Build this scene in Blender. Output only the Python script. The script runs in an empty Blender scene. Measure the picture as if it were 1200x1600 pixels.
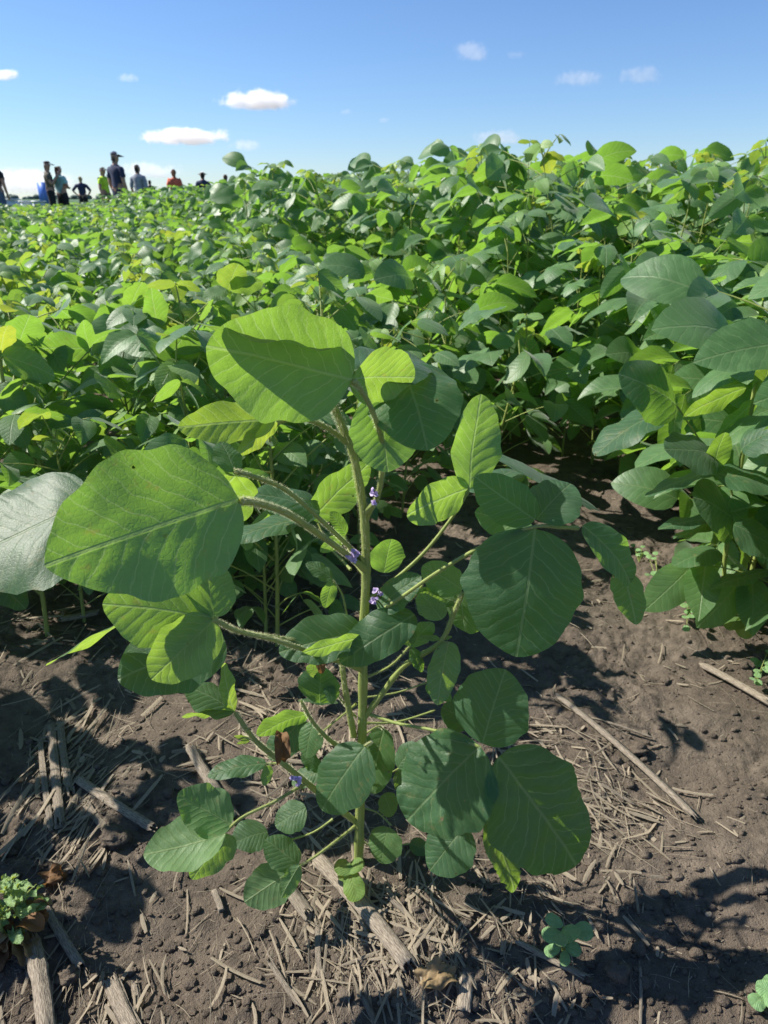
import bpy, bmesh, math, random
import numpy as np
from mathutils import Vector, Matrix

C = bpy.context.scene.collection
SC = bpy.context.scene
R = math.radians

# ------------------------------------------------------------------ camera
H_CAM, PITCH, FPX = 0.75, R(23.8), 1109.0
cam_d = bpy.data.cameras.new('camera')
cam = bpy.data.objects.new('camera', cam_d); C.objects.link(cam)
cam.location = (0, 0, H_CAM)
cam.rotation_euler = (R(90) - PITCH, 0, 0)
cam_d.sensor_fit = 'VERTICAL'; cam_d.sensor_height = 36.0
cam_d.lens = FPX / 1600 * 36.0
cam_d.clip_start = 0.02; cam_d.clip_end = 20000
cam_d.dof.use_dof = True; cam_d.dof.focus_distance = 0.66; cam_d.dof.aperture_fstop = 15.0
SC.camera = cam

# ------------------------------------------------------------------ light
SUN_EL, SUN_FWD = R(43), R(15)          # height of the sun; how far in front of pure left it stands
SUN = Vector((-math.cos(SUN_EL)*math.cos(SUN_FWD), math.cos(SUN_EL)*math.sin(SUN_FWD), math.sin(SUN_EL)))
w = bpy.data.worlds.new('World'); SC.world = w; w.use_nodes = True
nt = w.node_tree
sky = nt.nodes.new('ShaderNodeTexSky'); sky.sky_type = 'NISHITA'; sky.sun_disc = False
sky.sun_elevation = SUN_EL; sky.sun_rotation = math.atan2(SUN.x, SUN.y)
sky.altitude = 0; sky.air_density = 1.0; sky.dust_density = 0.05; sky.ozone_density = 5.0
bg = nt.nodes['Background']; bg.inputs['Strength'].default_value = 0.072
tint = nt.nodes.new('ShaderNodeMix'); tint.data_type = 'RGBA'; tint.blend_type = 'MULTIPLY'; tint.inputs[0].default_value = 1
tint.inputs[7].default_value = (0.89, 1.0, 1.19, 1)
nt.links.new(sky.outputs[0], tint.inputs[6]); nt.links.new(tint.outputs[2], bg.inputs[0])
sl = bpy.data.lights.new('sun', 'SUN'); sl.energy = 5.0; sl.angle = R(0.53); sl.color = (1.0, 0.95, 0.86)
so = bpy.data.objects.new('sun', sl); C.objects.link(so)
so.rotation_euler = SUN.to_track_quat('Z', 'Y').to_euler(); so.location = SUN * 50
SC.view_settings.view_transform = 'Standard'; SC.view_settings.look = 'None'
SC.view_settings.exposure = 0.8; SC.view_settings.gamma = 1.0
SC.cycles.max_bounces = 8; SC.cycles.transmission_bounces = 6; SC.cycles.transparent_max_bounces = 8
SC.cycles.volume_bounces = 6

# ------------------------------------------------------------------ pixel -> space (photo pixels, 1200 x 1600)
FW = np.array([0, math.cos(PITCH), -math.sin(PITCH)]); UP = np.array([0, math.sin(PITCH), math.cos(PITCH)])
CAMP = np.array([0, 0, H_CAM])
def ray(px, py): return np.array([(px-600)/FPX, 0, 0]) + UP*((800-py)/FPX) + FW
def at(px, py, Y):
    r = ray(px, py); return CAMP + r*(Y/r[1])
def ground_at(px, py, z=0.0):
    r = ray(px, py); return CAMP + r*((H_CAM-z)/-r[2])

# ------------------------------------------------------------------ noise
_rs = np.random.RandomState(7); _perm = _rs.permutation(256); _perm = np.concatenate([_perm, _perm])
_ang = _rs.rand(256)*2*np.pi; _gx, _gy = np.cos(_ang), np.sin(_ang)
def perlin(x, y):
    xi = np.floor(x).astype(int); yi = np.floor(y).astype(int); xf = x-xi; yf = y-yi
    xi &= 255; yi &= 255
    u = xf**3*(xf*(xf*6-15)+10); v = yf**3*(yf*(yf*6-15)+10)
    def g(ix, iy, dx, dy):
        h = _perm[_perm[ix & 255] + (iy & 255)]; return _gx[h]*dx + _gy[h]*dy
    a = g(xi, yi, xf, yf); b = g(xi+1, yi, xf-1, yf); c = g(xi, yi+1, xf, yf-1); d = g(xi+1, yi+1, xf-1, yf-1)
    return (a+(b-a)*u) + ((c+(d-c)*u) - (a+(b-a)*u))*v
def ground_h(x, y):
    x = np.asarray(x, float); y = np.asarray(y, float)
    near = np.clip((9-np.hypot(x, y))/6, 0, 1)
    h = 0.035*perlin(x*2.1+3.3, y*2.1+8.1) + 0.022*perlin(x*6+1.7, y*6+5.2)
    m = np.clip(perlin(x*4+11, y*4+2)*1.6+.55, 0.1, 1.2)
    h = h + near*m*(0.020*np.abs(perlin(x*15, y*15+9)) + 0.008*np.abs(perlin(x*34+5, y*34)) + 0.006*perlin(x*75, y*75+3) + 0.0045*perlin(x*140, y*140+1))
    return h - 0.012

# ------------------------------------------------------------------ mesh builder (quads only)
class MB:
    def __init__(s): s.V=[]; s.F=[]; s.U=[]; s.Rn=[]; s.M=[]; s.n=0
    def add(s, V, F, U=None, rnd=(0.5, 0.0), mat=0):
        V = np.asarray(V, float); F = np.asarray(F, int)
        s.V.append(V); s.F.append(F + s.n); s.n += len(V)
        s.U.append(np.zeros((len(V), 2)) if U is None else U)
        s.Rn.append(np.tile(np.array(rnd, float), (len(V), 1)) if np.ndim(rnd) == 1 else rnd)
        s.M.append(np.full(len(F), mat, int))
    def arrays(s):
        return np.concatenate(s.V), np.concatenate(s.F), np.concatenate(s.U), np.concatenate(s.Rn), np.concatenate(s.M)
    def inst(s, arr, mat4, rshift=0.0):
        V, F, U, Rn, M = arr
        s.V.append(V @ mat4[:3, :3].T + mat4[:3, 3]); s.F.append(F + s.n); s.n += len(V)
        s.U.append(U); Q = Rn.copy(); Q[:, 0] = (Q[:, 0] + rshift) % 1.0; s.Rn.append(Q); s.M.append(M)
    def mesh(s, name, mats, smooth=True):
        V, F, U, Rn, M = s.arrays()
        me = bpy.data.meshes.new(name)
        me.vertices.add(len(V)); me.vertices.foreach_set('co', V.ravel())
        me.loops.add(F.size); me.loops.foreach_set('vertex_index', F.ravel().astype(np.int32))
        me.polygons.add(len(F)); me.polygons.foreach_set('loop_start', np.arange(0, F.size, 4, dtype=np.int32))
        me.polygons.foreach_set('material_index', M.astype(np.int32))
        me.polygons.foreach_set('use_smooth', np.full(len(F), smooth))
        for nm, A in (('UVMap', U), ('Rnd', Rn)):
            l = me.uv_layers.new(name=nm); l.data.foreach_set('uv', A[F.ravel()].ravel())
        for m in mats: me.materials.append(m)
        me.update(calc_edges=True)
        return me
    def build(s, name, mats, parent=None, loc=None):
        if not isinstance(mats, (list, tuple)): mats = [mats]
        return link(name, s.mesh(name, mats), parent, loc)
def link(name, me, parent=None, loc=None):
    o = bpy.data.objects.new(name, me); C.objects.link(o)
    if parent is not None: o.parent = parent
    if loc is not None: o.location = loc
    return o
def tag(o, label, cat, group=None, kind=None):
    if label: o['label'] = label
    if cat: o['category'] = cat
    if group: o['group'] = group
    if kind: o['kind'] = kind
    return o
def thing(name, label, cat, loc=(0, 0, 0), rz=0, group=None):
    o = bpy.data.objects.new(name, None); C.objects.link(o)
    o.empty_display_size = .05; o.location = loc; o.rotation_euler = (0, 0, rz)
    return tag(o, label, cat, group)

def nrm(v): return v/(np.linalg.norm(v)+1e-12)
def catmull(P, n):
    P = np.asarray(P, float)
    if len(P) == 2: t = np.linspace(0, 1, n)[:, None]; return P[0]*(1-t)+P[1]*t
    Q = np.vstack([2*P[0]-P[1], P, 2*P[-1]-P[-2]]); out = []
    for t in np.linspace(0, len(P)-1-1e-9, n):
        i = int(t); f = t-i; a, b, c, d = Q[i:i+4]
        out.append(.5*((2*b)+(-a+c)*f+(2*a-5*b+4*c-d)*f*f+(-a+3*b-3*c+d)*f**3))
    return np.array(out)
def tube(mb, P, r0, r1=None, sides=6, n=None, rnd=(.5, 0), mat=0, flat=1.0, bulge=0.0, nodes=0):
    n = n or max(4, 3*len(P)); P = catmull(P, n); r1 = r0 if r1 is None else r1
    T = np.gradient(P, axis=0); T /= np.linalg.norm(T, axis=1)[:, None]+1e-12
    a = np.array([1., 0, 0]) if abs(T[0][0]) < .8 else np.array([0, 1., 0])
    N = nrm(np.cross(T[0], a)); V = []; U = []
    for i in range(n):
        N = nrm(N - T[i]*N.dot(T[i])); B = np.cross(T[i], N)
        f = i/(n-1); r = r0+(r1-r0)*f
        if bulge: r *= 1+bulge*(math.exp(-((f)/.06)**2)+math.exp(-((1-f)/.06)**2))
        if nodes: r *= 1+.16*math.exp(-(((f*nodes) % 1-.5)/.1)**2)
        if i in (0, n-1): r *= .35 if i == n-1 else 1
        for k in range(sides):
            t = 2*math.pi*k/sides
            V.append(P[i]+r*(math.cos(t)*N + flat*math.sin(t)*B)); U.append((f, k/sides))
    F = [(i*sides+k, i*sides+(k+1) % sides, (i+1)*sides+(k+1) % sides, (i+1)*sides+k) for i in range(n-1) for k in range(sides)]
    mb.add(V, F, np.array(U), rnd, mat)
    return P, T
def hairs(mb, P, T, r, count, length, rng, mat=0, w=.00010):
    """fine pale hairs standing off a stem"""
    V = []; F = []
    for k in range(count):
        t = rng.random()*(len(P)-1.001); i = int(t); p = P[i]+(P[i+1]-P[i])*(t-i); tt = T[i]
        d = np.array([rng.gauss(0, 1) for _ in range(3)]); d = nrm(d-tt*d.dot(tt))
        s = nrm(np.cross(d, tt)); q = p+d*r*.9; L = length*rng.uniform(.5, 1.2); e = q+(d+tt*rng.uniform(-.6, .3))*L
        b = len(V); V += [q-s*w, q+s*w, e+s*w*.3, e-s*w*.3]; F.append((b, b+1, b+2, b+3))
    if V: mb.add(V, F, None, (.5, 0), mat)

def leaf_local(L, W, nu=10, nv=8, droop=.3, fold=.12, cup=.1, ripple=.0, quilt=0., seed=0, a=.5, b=.62, tipcurl=0., rag=0.):
    """one leaflet: base at the origin, midrib along +X, upper side +Z. uv = planar leaf coordinates / length"""
    s = np.linspace(0, 1, nu+1); u = .6*(.5-.5*np.cos(np.pi*s))+.4*s
    um = a/(a+b); wd = np.clip(u, 1e-5, 1)**a*np.clip(1-u, 1e-5, 1)**b/(um**a*(1-um)**b); wd = np.clip(wd, .012, 1)
    rs = np.random.RandomState(seed)
    v = np.linspace(-1, 1, nv+1); U, Vv = np.meshgrid(u, v, indexing='ij')
    edge = 1+.03*np.sin(U*17+rs.rand()*6)*np.abs(Vv)+.02*np.sin(U*31+rs.rand()*6)
    if rag: edge = edge*(1-rag*np.clip(perlin(U*16+seed, np.sign(Vv)*3+U*2)+.35*perlin(U*45+seed, np.sign(Vv)*5.), 0, 1)*np.clip((U-.45)*3, 0, 1)*np.abs(Vv))
    asym = 1+.08*rs.uniform(-1, 1)*np.sign(Vv)
    Y = Vv*wd[:, None]*W/2*edge*asym; yl = Y/L
    Z = fold*np.abs(Y) - cup*Y*Y/(W*.5)
    Z += ripple*L*np.abs(Vv)**2*np.sin(2*np.pi*(U*rs.uniform(1.6, 2.6)+rs.rand()+.25*np.sign(Vv)))*wd[:, None]
    Z += .03*L*perlin(U*2.3+rs.rand()*50, yl*3+rs.rand()*50)
    if quilt:
        ph = (U-.95*np.abs(yl)+.5*yl*yl+np.where(Y > 0, .055, 0))*8.5+.45*perlin(U*4+seed, yl*4)
        d = np.abs(ph-np.round(ph))*2
        q = d**.55-.65
        mid = np.clip(np.abs(yl)/.05, 0, 1)
        Z += quilt*(q*mid + 1.2*perlin(U*7+seed*1.3, yl*7+3.)+.5*perlin(U*17+seed, yl*17)+.10*perlin(U*50+seed, yl*50))*np.clip(1.1-np.abs(Vv)**4*.6, 0, 1)
    th = droop*(u-.15*(1-u))+tipcurl*u**4; du = np.diff(u, prepend=0)
    cx = np.cumsum(np.cos(th)*du)*L; cz = -np.cumsum(np.sin(th)*du)*L
    X3 = cx[:, None]+np.sin(th)[:, None]*Z; Z3 = cz[:, None]+np.cos(th)[:, None]*Z
    V = np.stack([X3, Y, Z3], -1).reshape(-1, 3); k = nv+1
    F = [(i*k+j, (i+1)*k+j, (i+1)*k+j+1, i*k+j+1) for i in range(nu) for j in range(nv)]
    UV = np.stack([U, yl+.5], -1).reshape(-1, 2)
    tip = np.array([cx[-1], 0, cz[-1]])
    return V, np.array(F), UV, tip

def frame_leaf(V, tip, P0, P1, ntop, scale=True):
    """place a local leaf so base and tip land on P0, P1 and its upper side looks along ntop"""
    lx = nrm(tip); ln = nrm(np.array([0, 0, 1.])-lx*lx[2]); ly = np.cross(ln, lx)
    a = P1-P0; L = np.linalg.norm(a); a = a/L; n = nrm(ntop-a*ntop.dot(a)); y = np.cross(n, a)
    M = np.outer(a, lx)+np.outer(y, ly)+np.outer(n, ln)
    s = L/np.linalg.norm(tip) if scale else 1
    return V @ (M*s).T + P0

# ------------------------------------------------------------------ materials
def mat(name):
    m = bpy.data.materials.new(name); m.use_nodes = True; t = m.node_tree
    return m, t, t.nodes['Principled BSDF'], t.nodes['Material Output']
class NB:
    def __init__(s, t): s.t = t
    def n(s, ty, **kw):
        o = s.t.nodes.new(ty)
        for k, v in kw.items():
            if k.startswith('_'): setattr(o, k[1:], v)
        return o
    def l(s, a, b): s.t.links.new(a, b)
    def math(s, op, a, b=None, c=None):
        o = s.t.nodes.new('ShaderNodeMath'); o.operation = op
        for i, x in enumerate((a, b, c)):
            if x is None: continue
            if isinstance(x, (int, float)): o.inputs[i].default_value = x
            else: s.l(x, o.inputs[i])
        return o.outputs[0]
    def mix(s, f, a, b, bt='MIX'):
        o = s.t.nodes.new('ShaderNodeMix'); o.data_type = 'RGBA'; o.blend_type = bt
        for x, i in ((f, 0), (a, 6), (b, 7)):
            if isinstance(x, (int, float)): o.inputs[i].default_value = x
            elif isinstance(x, tuple): o.inputs[i].default_value = (*x, 1)
            else: s.l(x, o.inputs[i])
        return o.outputs[2]
    def ramp(s, x, lo, hi, a=0., b=1.):
        o = s.t.nodes.new('ShaderNodeMapRange'); o.interpolation_type = 'SMOOTHSTEP'
        s.l(x, o.inputs[0]); o.inputs[1].default_value = lo; o.inputs[2].default_value = hi
        o.inputs[3].default_value = a; o.inputs[4].default_value = b
        return o.outputs[0]
    def noise(s, vec, scale, detail=3, rough=.55):
        o = s.t.nodes.new('ShaderNodeTexNoise'); o.inputs['Scale'].default_value = scale
        o.inputs['Detail'].default_value = detail; o.inputs['Roughness'].default_value = rough
        if vec is not None: s.l(vec, o.inputs['Vector'])
        return o.outputs[0]

def leaf_material(name, top_a, top_b, under, young, trans, trans_f, rough=.45, bump=1.0, blotch=0.0, holes=False, sheen=.28, vc=.45, spec=.8):
    m, t, p, out = mat(name); g = NB(t)
    uv = g.n('ShaderNodeUVMap', _uv_map='UVMap'); rn = g.n('ShaderNodeUVMap', _uv_map='Rnd')
    su = g.n('ShaderNodeSeparateXYZ'); g.l(uv.outputs[0], su.inputs[0])
    sr = g.n('ShaderNodeSeparateXYZ'); g.l(rn.outputs[0], sr.inputs[0])
    oi = g.n('ShaderNodeObjectInfo')
    u = su.outputs[0]; y = g.math('SUBTRACT', su.outputs[1], .5); ay = g.math('ABSOLUTE', y)
    rnd = g.math('FRACT', g.math('ADD', sr.outputs[0], oi.outputs['Random'])); age = sr.outputs[1]
    sh = g.math('MULTIPLY', g.math('GREATER_THAN', y, 0.0), .055)
    ph = g.math('MULTIPLY', g.math('ADD', g.math('ADD', g.math('SUBTRACT', u, g.math('MULTIPLY', ay, .95)), g.math('MULTIPLY', g.math('MULTIPLY', ay, ay), .5)), sh), 8.5)
    cb = g.n('ShaderNodeCombineXYZ'); g.l(u, cb.inputs[0]); g.l(su.outputs[1], cb.inputs[1]); g.l(rnd, cb.inputs[2])
    ph = g.math('ADD', ph, g.math('MULTIPLY', g.math('SUBTRACT', g.noise(cb.outputs[0], 5.0, 3), .5), 1.15))
    pp = g.math('PINGPONG', ph, .5)
    vein = g.ramp(pp, .012, .06, 1, 0)
    vein = g.math('MULTIPLY', vein, g.ramp(ay, .1, .42, 1, .35))
    fork = g.math('PINGPONG', g.math('ADD', g.math('MULTIPLY', ph, 2.0), g.math('MULTIPLY', ay, 4.0)), .5)
    fork = g.math('MULTIPLY', g.ramp(fork, .015, .07, .55, 0), g.ramp(ay, .13, .24))
    vein = g.math('MAXIMUM', vein, fork)
    mid = g.ramp(ay, .006, .014, 1, 0)
    vv = g.math('MAXIMUM', vein, mid)
    vo = g.n('ShaderNodeTexVoronoi', _feature='DISTANCE_TO_EDGE'); vo.inputs['Scale'].default_value = 34; g.l(cb.outputs[0], vo.inputs['Vector'])
    net = g.ramp(vo.outputs[0], 0, .14, 1, 0)
    n1 = g.noise(cb.outputs[0], 7, 4); n2 = g.noise(cb.outputs[0], 60, 2)
    col = g.mix(rnd, top_a, top_b)
    col = g.mix(g.ramp(n1, .35, .7, 0, .45), col, tuple(c*1.5 for c in top_b))
    col = g.mix(age, col, young)
    und = g.mix(age, g.mix(rnd, under, tuple(c*.85 for c in under)), young)
    geo = g.n('ShaderNodeNewGeometry')
    base = g.mix(geo.outputs['Backfacing'], col, und)
    base = g.mix(g.math('MULTIPLY', net, .16), base, (.16, .26, .08))
    base = g.mix(g.math('MULTIPLY', vv, g.math('ADD', g.math('MULTIPLY', geo.outputs['Backfacing'], .3), vc)), base, (.30, .38, .16))
    tc = g.mix(age, trans, (.62, .62, .05))
    tc = g.mix(g.math('MULTIPLY', g.ramp(n1, .3, .7), .35), tc, tuple(c*.62 for c in trans))
    tc = g.mix(g.math('MULTIPLY', vv, .5), tc, (.55, .72, .28))
    tc = g.mix(g.math('MULTIPLY', net, .12), tc, (.16, .3, .02))
    if blotch:
        b1 = g.ramp(g.noise(cb.outputs[0], 9, 5, .7), .56, .70)
        b1 = g.math('MULTIPLY', b1, g.math('MULTIPLY', g.math('GREATER_THAN', rnd, .55), blotch))
        base = g.mix(b1, base, (.30, .26, .10)); tc = g.mix(b1, tc, (.45, .34, .06))
    h = g.math('ADD', g.math('MULTIPLY', g.ramp(pp, 0, .30), vc), g.math('MULTIPLY', net, -.10))
    h = g.math('ADD', h, g.math('MULTIPLY', mid, -.7)); h = g.math('ADD', h, g.math('MULTIPLY', n2, .28))
    bu = g.n('ShaderNodeBump'); bu.inputs['Strength'].default_value = .5*bump; bu.inputs['Distance'].default_value = .0014
    g.l(h, bu.inputs['Height'])
    g.l(base, p.inputs['Base Color']); g.l(bu.outputs[0], p.inputs['Normal'])
    p.inputs['Roughness'].default_value = rough; p.inputs['Specular IOR Level'].default_value = spec
    p.inputs['Sheen Weight'].default_value = sheen; p.inputs['Sheen Roughness'].default_value = .45
    tr = g.n('ShaderNodeBsdfTranslucent'); g.l(tc, tr.inputs[0]); g.l(bu.outputs[0], tr.inputs['Normal'])
    mx = g.n('ShaderNodeMixShader'); mx.inputs[0].default_value = trans_f
    g.l(p.outputs[0], mx.inputs[1]); g.l(tr.outputs[0], mx.inputs[2]); g.l(mx.outputs[0], out.inputs[0])
    if holes:      # a few insect holes with a brown rim
        hv = g.n('ShaderNodeTexVoronoi', _feature='F1'); hv.inputs['Scale'].default_value = 7; g.l(cb.outputs[0], hv.inputs['Vector'])
        sc_ = g.n('ShaderNodeSeparateColor'); g.l(hv.outputs['Color'], sc_.inputs[0])
        dist = g.math('ADD', hv.outputs['Distance'], g.math('MULTIPLY', g.math('SUBTRACT', n2, .5), .10))
        pick = g.math('GREATER_THAN', sc_.outputs[0], .84)
        hole = g.math('MULTIPLY', pick, g.math('LESS_THAN', dist, .075)); rim = g.math('MULTIPLY', pick, g.ramp(dist, .09, .15, 1, 0))
        rc = g.mix(rim, base, (.16, .12, .05)); g.l(rc, p.inputs['Base Color'])
        tp = g.n('ShaderNodeBsdfTransparent'); m2 = g.n('ShaderNodeMixShader'); g.l(hole, m2.inputs[0]); g.l(mx.outputs[0], m2.inputs[1]); g.l(tp.outputs[0], m2.inputs[2]); g.l(m2.outputs[0], out.inputs[0])
    return m
M_LEAF = leaf_material('soy_leaf', (.025, .074, .042), (.044, .112, .050), (.16, .28, .13), (.19, .34, .06), (.32, .58, .05), .46, .47, blotch=.45, holes=True, sheen=.14, spec=.45, vc=.30)
M_FIELD = leaf_material('field_leaf', (.048, .120, .040), (.092, .190, .066), (.14, .26, .10), (.22, .40, .06), (.30, .58, .05), .42, .45, vc=.25, spec=.6)
M_WEED = leaf_material('weed_leaf', (.15, .33, .11), (.20, .38, .14), (.12, .22, .09), (.22, .34, .08), (.25, .45, .04), .35, .5)

def simple(name, c1, c2, rough=.7, scale=30., stretch=None, bump=.3, trans=None, spec=.3):
    m, t, p, out = mat(name); g = NB(t)
    uv = g.n('ShaderNodeUVMap', _uv_map='UVMap'); rn = g.n('ShaderNodeUVMap', _uv_map='Rnd')
    sr = g.n('ShaderNodeSeparateXYZ'); g.l(rn.outputs[0], sr.inputs[0])
    if stretch:
        mp = g.n('ShaderNodeMapping'); mp.inputs['Scale'].default_value = (*stretch, 1); g.l(uv.outputs[0], mp.inputs[0])
        ad = g.n('ShaderNodeVectorMath', _operation='ADD'); g.l(mp.outputs[0], ad.inputs[0]); g.l(rn.outputs[0], ad.inputs[1]); vec = ad.outputs[0]
    else:
        tc = g.n('ShaderNodeTexCoord'); vec = tc.outputs['Object']
    n = g.noise(vec, scale, 4, .6)
    col = g.mix(g.ramp(n, .3, .7), c1, c2)
    col = g.mix(g.math('MULTIPLY', sr.outputs[0], .55), col, tuple(c*.45 for c in c1))
    bu = g.n('ShaderNodeBump'); bu.inputs['Strength'].default_value = bump; bu.inputs['Distance'].default_value = .002
    g.l(n, bu.inputs['Height']); g.l(bu.outputs[0], p.inputs['Normal']); g.l(col, p.inputs['Base Color'])
    p.inputs['Roughness'].default_value = rough; p.inputs['Specular IOR Level'].default_value = spec
    if trans:
        tr = g.n('ShaderNodeBsdfTranslucent'); tr.inputs[0].default_value = (*trans, 1)
        mx = g.n('ShaderNodeMixShader'); mx.inputs[0].default_value = .25
        g.l(p.outputs[0], mx.inputs[1]); g.l(tr.outputs[0], mx.inputs[2]); g.l(mx.outputs[0], out.inputs[0])
    return m
M_STEM = simple('green_stem', (.42, .48, .15), (.29, .37, .10), .45, 3., (3, 5), .4, (.45, .48, .08))
M_HAIR = simple('stem_hair', (.68, .68, .42), (.68, .68, .42), .5, 3., None, 0, (.6, .55, .25))
M_STRAW = simple('straw', (.54, .46, .34), (.22, .175, .125), .75, 3., (2, 14), .5, (.4, .33, .2), .2)
M_STALK = simple('weathered_stalk', (.43, .365, .28), (.13, .10, .075), .8, 2.2, (2.5, 16), 1.0, None, .2)
M_DEAD = simple('dead_leaf', (.22, .12, .05), (.11, .06, .03), .7, 40., None, .6, (.35, .16, .04))
M_TAN = simple('dry_leaf', (.36, .26, .14), (.20, .14, .07), .75, 40., None, .6, (.35, .24, .1))
M_PETAL = simple('purple_petal', (.74, .63, .86), (.54, .40, .70), .5, 200., None, 0, (.5, .3, .6))
M_CALYX = simple('flower_calyx', (.20, .26, .09), (.14, .2, .06), .6, 200., None, 0, (.3, .35, .1))

def soil_material():
    m, t, p, out = mat('soil'); g = NB(t)
    tc = g.n('ShaderNodeTexCoord'); v = tc.outputs['Object']
    a = g.noise(v, 3.5, 5, .6); b = g.noise(v, 38, 6, .65); c = g.noise(v, 240, 4, .7); e = g.noise(v, 700, 2, .6)
    col = g.mix(g.ramp(a, .3, .7), (.132, .104, .079), (.205, .166, .128))
    col = g.mix(g.ramp(b, .35, .72, 0, .8), col, (.078, .063, .050))
    col = g.mix(g.ramp(c, .55, .78, 0, .5), col, (.25, .215, .18))
    g.l(col, p.inputs['Base Color']); p.inputs['Roughness'].default_value = .95; p.inputs['Specular IOR Level'].default_value = .15
    h = g.math('ADD', g.math('MULTIPLY', b, 1.6), g.math('ADD', g.math('MULTIPLY', c, .9), g.math('MULTIPLY', e, .45)))
    bu = g.n('ShaderNodeBump'); bu.inputs['Strength'].default_value = .9; bu.inputs['Distance'].default_value = .006
    g.l(h, bu.inputs['Height']); g.l(bu.outputs[0], p.inputs['Normal'])
    return m
M_SOIL = soil_material()

def flat_mat(name, col, rough=.8, var=.25, scale=25., bump=.3):
    m, t, p, out = mat(name); g = NB(t); tc = g.n('ShaderNodeTexCoord')
    n = g.noise(tc.outputs['Object'], scale, 4)
    g.l(g.mix(g.ramp(n, .3, .7), col, tuple(c*(1-var) for c in col)), p.inputs['Base Color'])
    bu = g.n('ShaderNodeBump'); bu.inputs['Strength'].default_value = bump; bu.inputs['Distance'].default_value = .01
    g.l(n, bu.inputs['Height']); g.l(bu.outputs[0], p.inputs['Normal'])
    p.inputs['Roughness'].default_value = rough
    return m

# ------------------------------------------------------------------ ground: one sheet to the horizon
def axis(lo, hi, step, far_lo, far_hi, grow=1.13):
    c = list(np.arange(lo, hi, step)); s = step; x = c[-1]
    while x < far_hi: s *= grow; x += s; c.append(x)
    s = step; x = c[0]; pre = []
    while x > far_lo: s *= grow; x -= s; pre.append(x)
    return np.array(pre[::-1]+c)
gx = axis(-.95, 1.15, .0042, -2500, 2500); gy = axis(.40, 1.75, .0042, -60, 4000, 1.05)
GX, GY = np.meshgrid(gx, gy, indexing='ij')
g_mb = MB(); k = len(gy)
I, J = np.meshgrid(np.arange(len(gx)-1), np.arange(k-1), indexing='ij')
g_mb.add(np.stack([GX, GY, ground_h(GX, GY)], -1).reshape(-1, 3),
         np.stack([I*k+J, (I+1)*k+J, (I+1)*k+J+1, I*k+J+1], -1).reshape(-1, 4))
tag(g_mb.build('ground', M_SOIL), 'dry crumbly brown field soil under the plants', 'soil', kind='structure')

# loose clods: nobody could count them
rng = random.Random(11)
def cube_sphere(n=2):
    V = []; F = []
    for ax in range(3):
        for sg in (-1, 1):
            b = len(V)
            for i in range(n+1):
                for j in range(n+1):
                    p = np.zeros(3); p[ax] = sg; p[(ax+1) % 3] = -1+2*i/n; p[(ax+2) % 3] = (-1+2*j/n)*sg; V.append(nrm(p))
            F += [(b+i*(n+1)+j, b+(i+1)*(n+1)+j, b+(i+1)*(n+1)+j+1, b+i*(n+1)+j+1) for i in range(n) for j in range(n)]
    return np.array(V), np.array(F)
CSV, CSF = cube_sphere(3)
cl = MB()
for i in range(6500):
    px, py = rng.uniform(-60, 1260), rng.uniform(700, 1680)
    p = ground_at(px, py); r = min(.0085, .0011*math.exp(abs(rng.gauss(0, .8))))
    q = rng.random()*99
    d = 1+.5*perlin(CSV[:, 0]*1.3+q, CSV[:, 1]*1.3+CSV[:, 2]*1.7+q)+.3*perlin(CSV[:, 0]*3+q, CSV[:, 2]*3-CSV[:, 1]*3)
    S = np.array([1, rng.uniform(.7, 1.2), rng.uniform(.5, .85)])*r
    z = float(ground_h(p[0], p[1]))
    cl.add(CSV*d[:, None]*S+np.array([p[0], p[1], z+r*.25]), CSF, None, (rng.random(), 0))
tag(cl.build('soil_clods', M_SOIL), 'loose crumbs and clods of soil strewn over the ground', 'soil clods', kind='stuff')

# ------------------------------------------------------------------ straw litter (uncountable) and single stalks
def straw_piece(mb, x, y, ang, L, wd, rng, lift=.002, tilt=0.):
    d = np.array([math.cos(ang), math.sin(ang)]); n = np.array([-d[1], d[0]])
    bend = rng.gauss(0, .035)*L; V = []; U = []
    z0 = float(max(ground_h(x-d[0]*L/2, y-d[1]*L/2), ground_h(x, y)-.002)); z1 = float(max(ground_h(x+d[0]*L/2, y+d[1]*L/2), ground_h(x, y)-.002))
    tw = rng.uniform(-.7, .7); ns = 4; fray = rng.uniform(.3, .9)
    for i in range(ns+1):
        f = i/ns; c = np.array([x, y])+d*L*(f-.5)+n*bend*(1-(2*f-1)**2); z = z0+(z1-z0)*f+lift+tilt*L*f
        wq = wd*(fray if i in (0, ns) else 1)/2
        for sg, dz in ((-1, 0), (0, .14*wd), (1, 0)):
            V.append((c[0]+n[0]*wq*sg*math.cos(tw), c[1]+n[1]*wq*sg*math.cos(tw), z+dz+wq*sg*math.sin(tw))); U.append((f*L*20, .5+sg*.4))
    F = [(i*3+j, (i+1)*3+j, (i+1)*3+j+1, i*3+j+1) for i in range(ns) for j in range(2)]
    mb.add(V, F, np.array(U), (rng.random(), rng.random()))
st = MB(); rng = random.Random(5)
for i in range(1500):      # chaff
    p = ground_at(rng.uniform(-20, 1220), rng.uniform(720, 1640)); straw_piece(st, p[0], p[1], rng.uniform(0, 6.28), rng.uniform(.002, .010), rng.uniform(.0004, .0011), rng, .0008)
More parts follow.
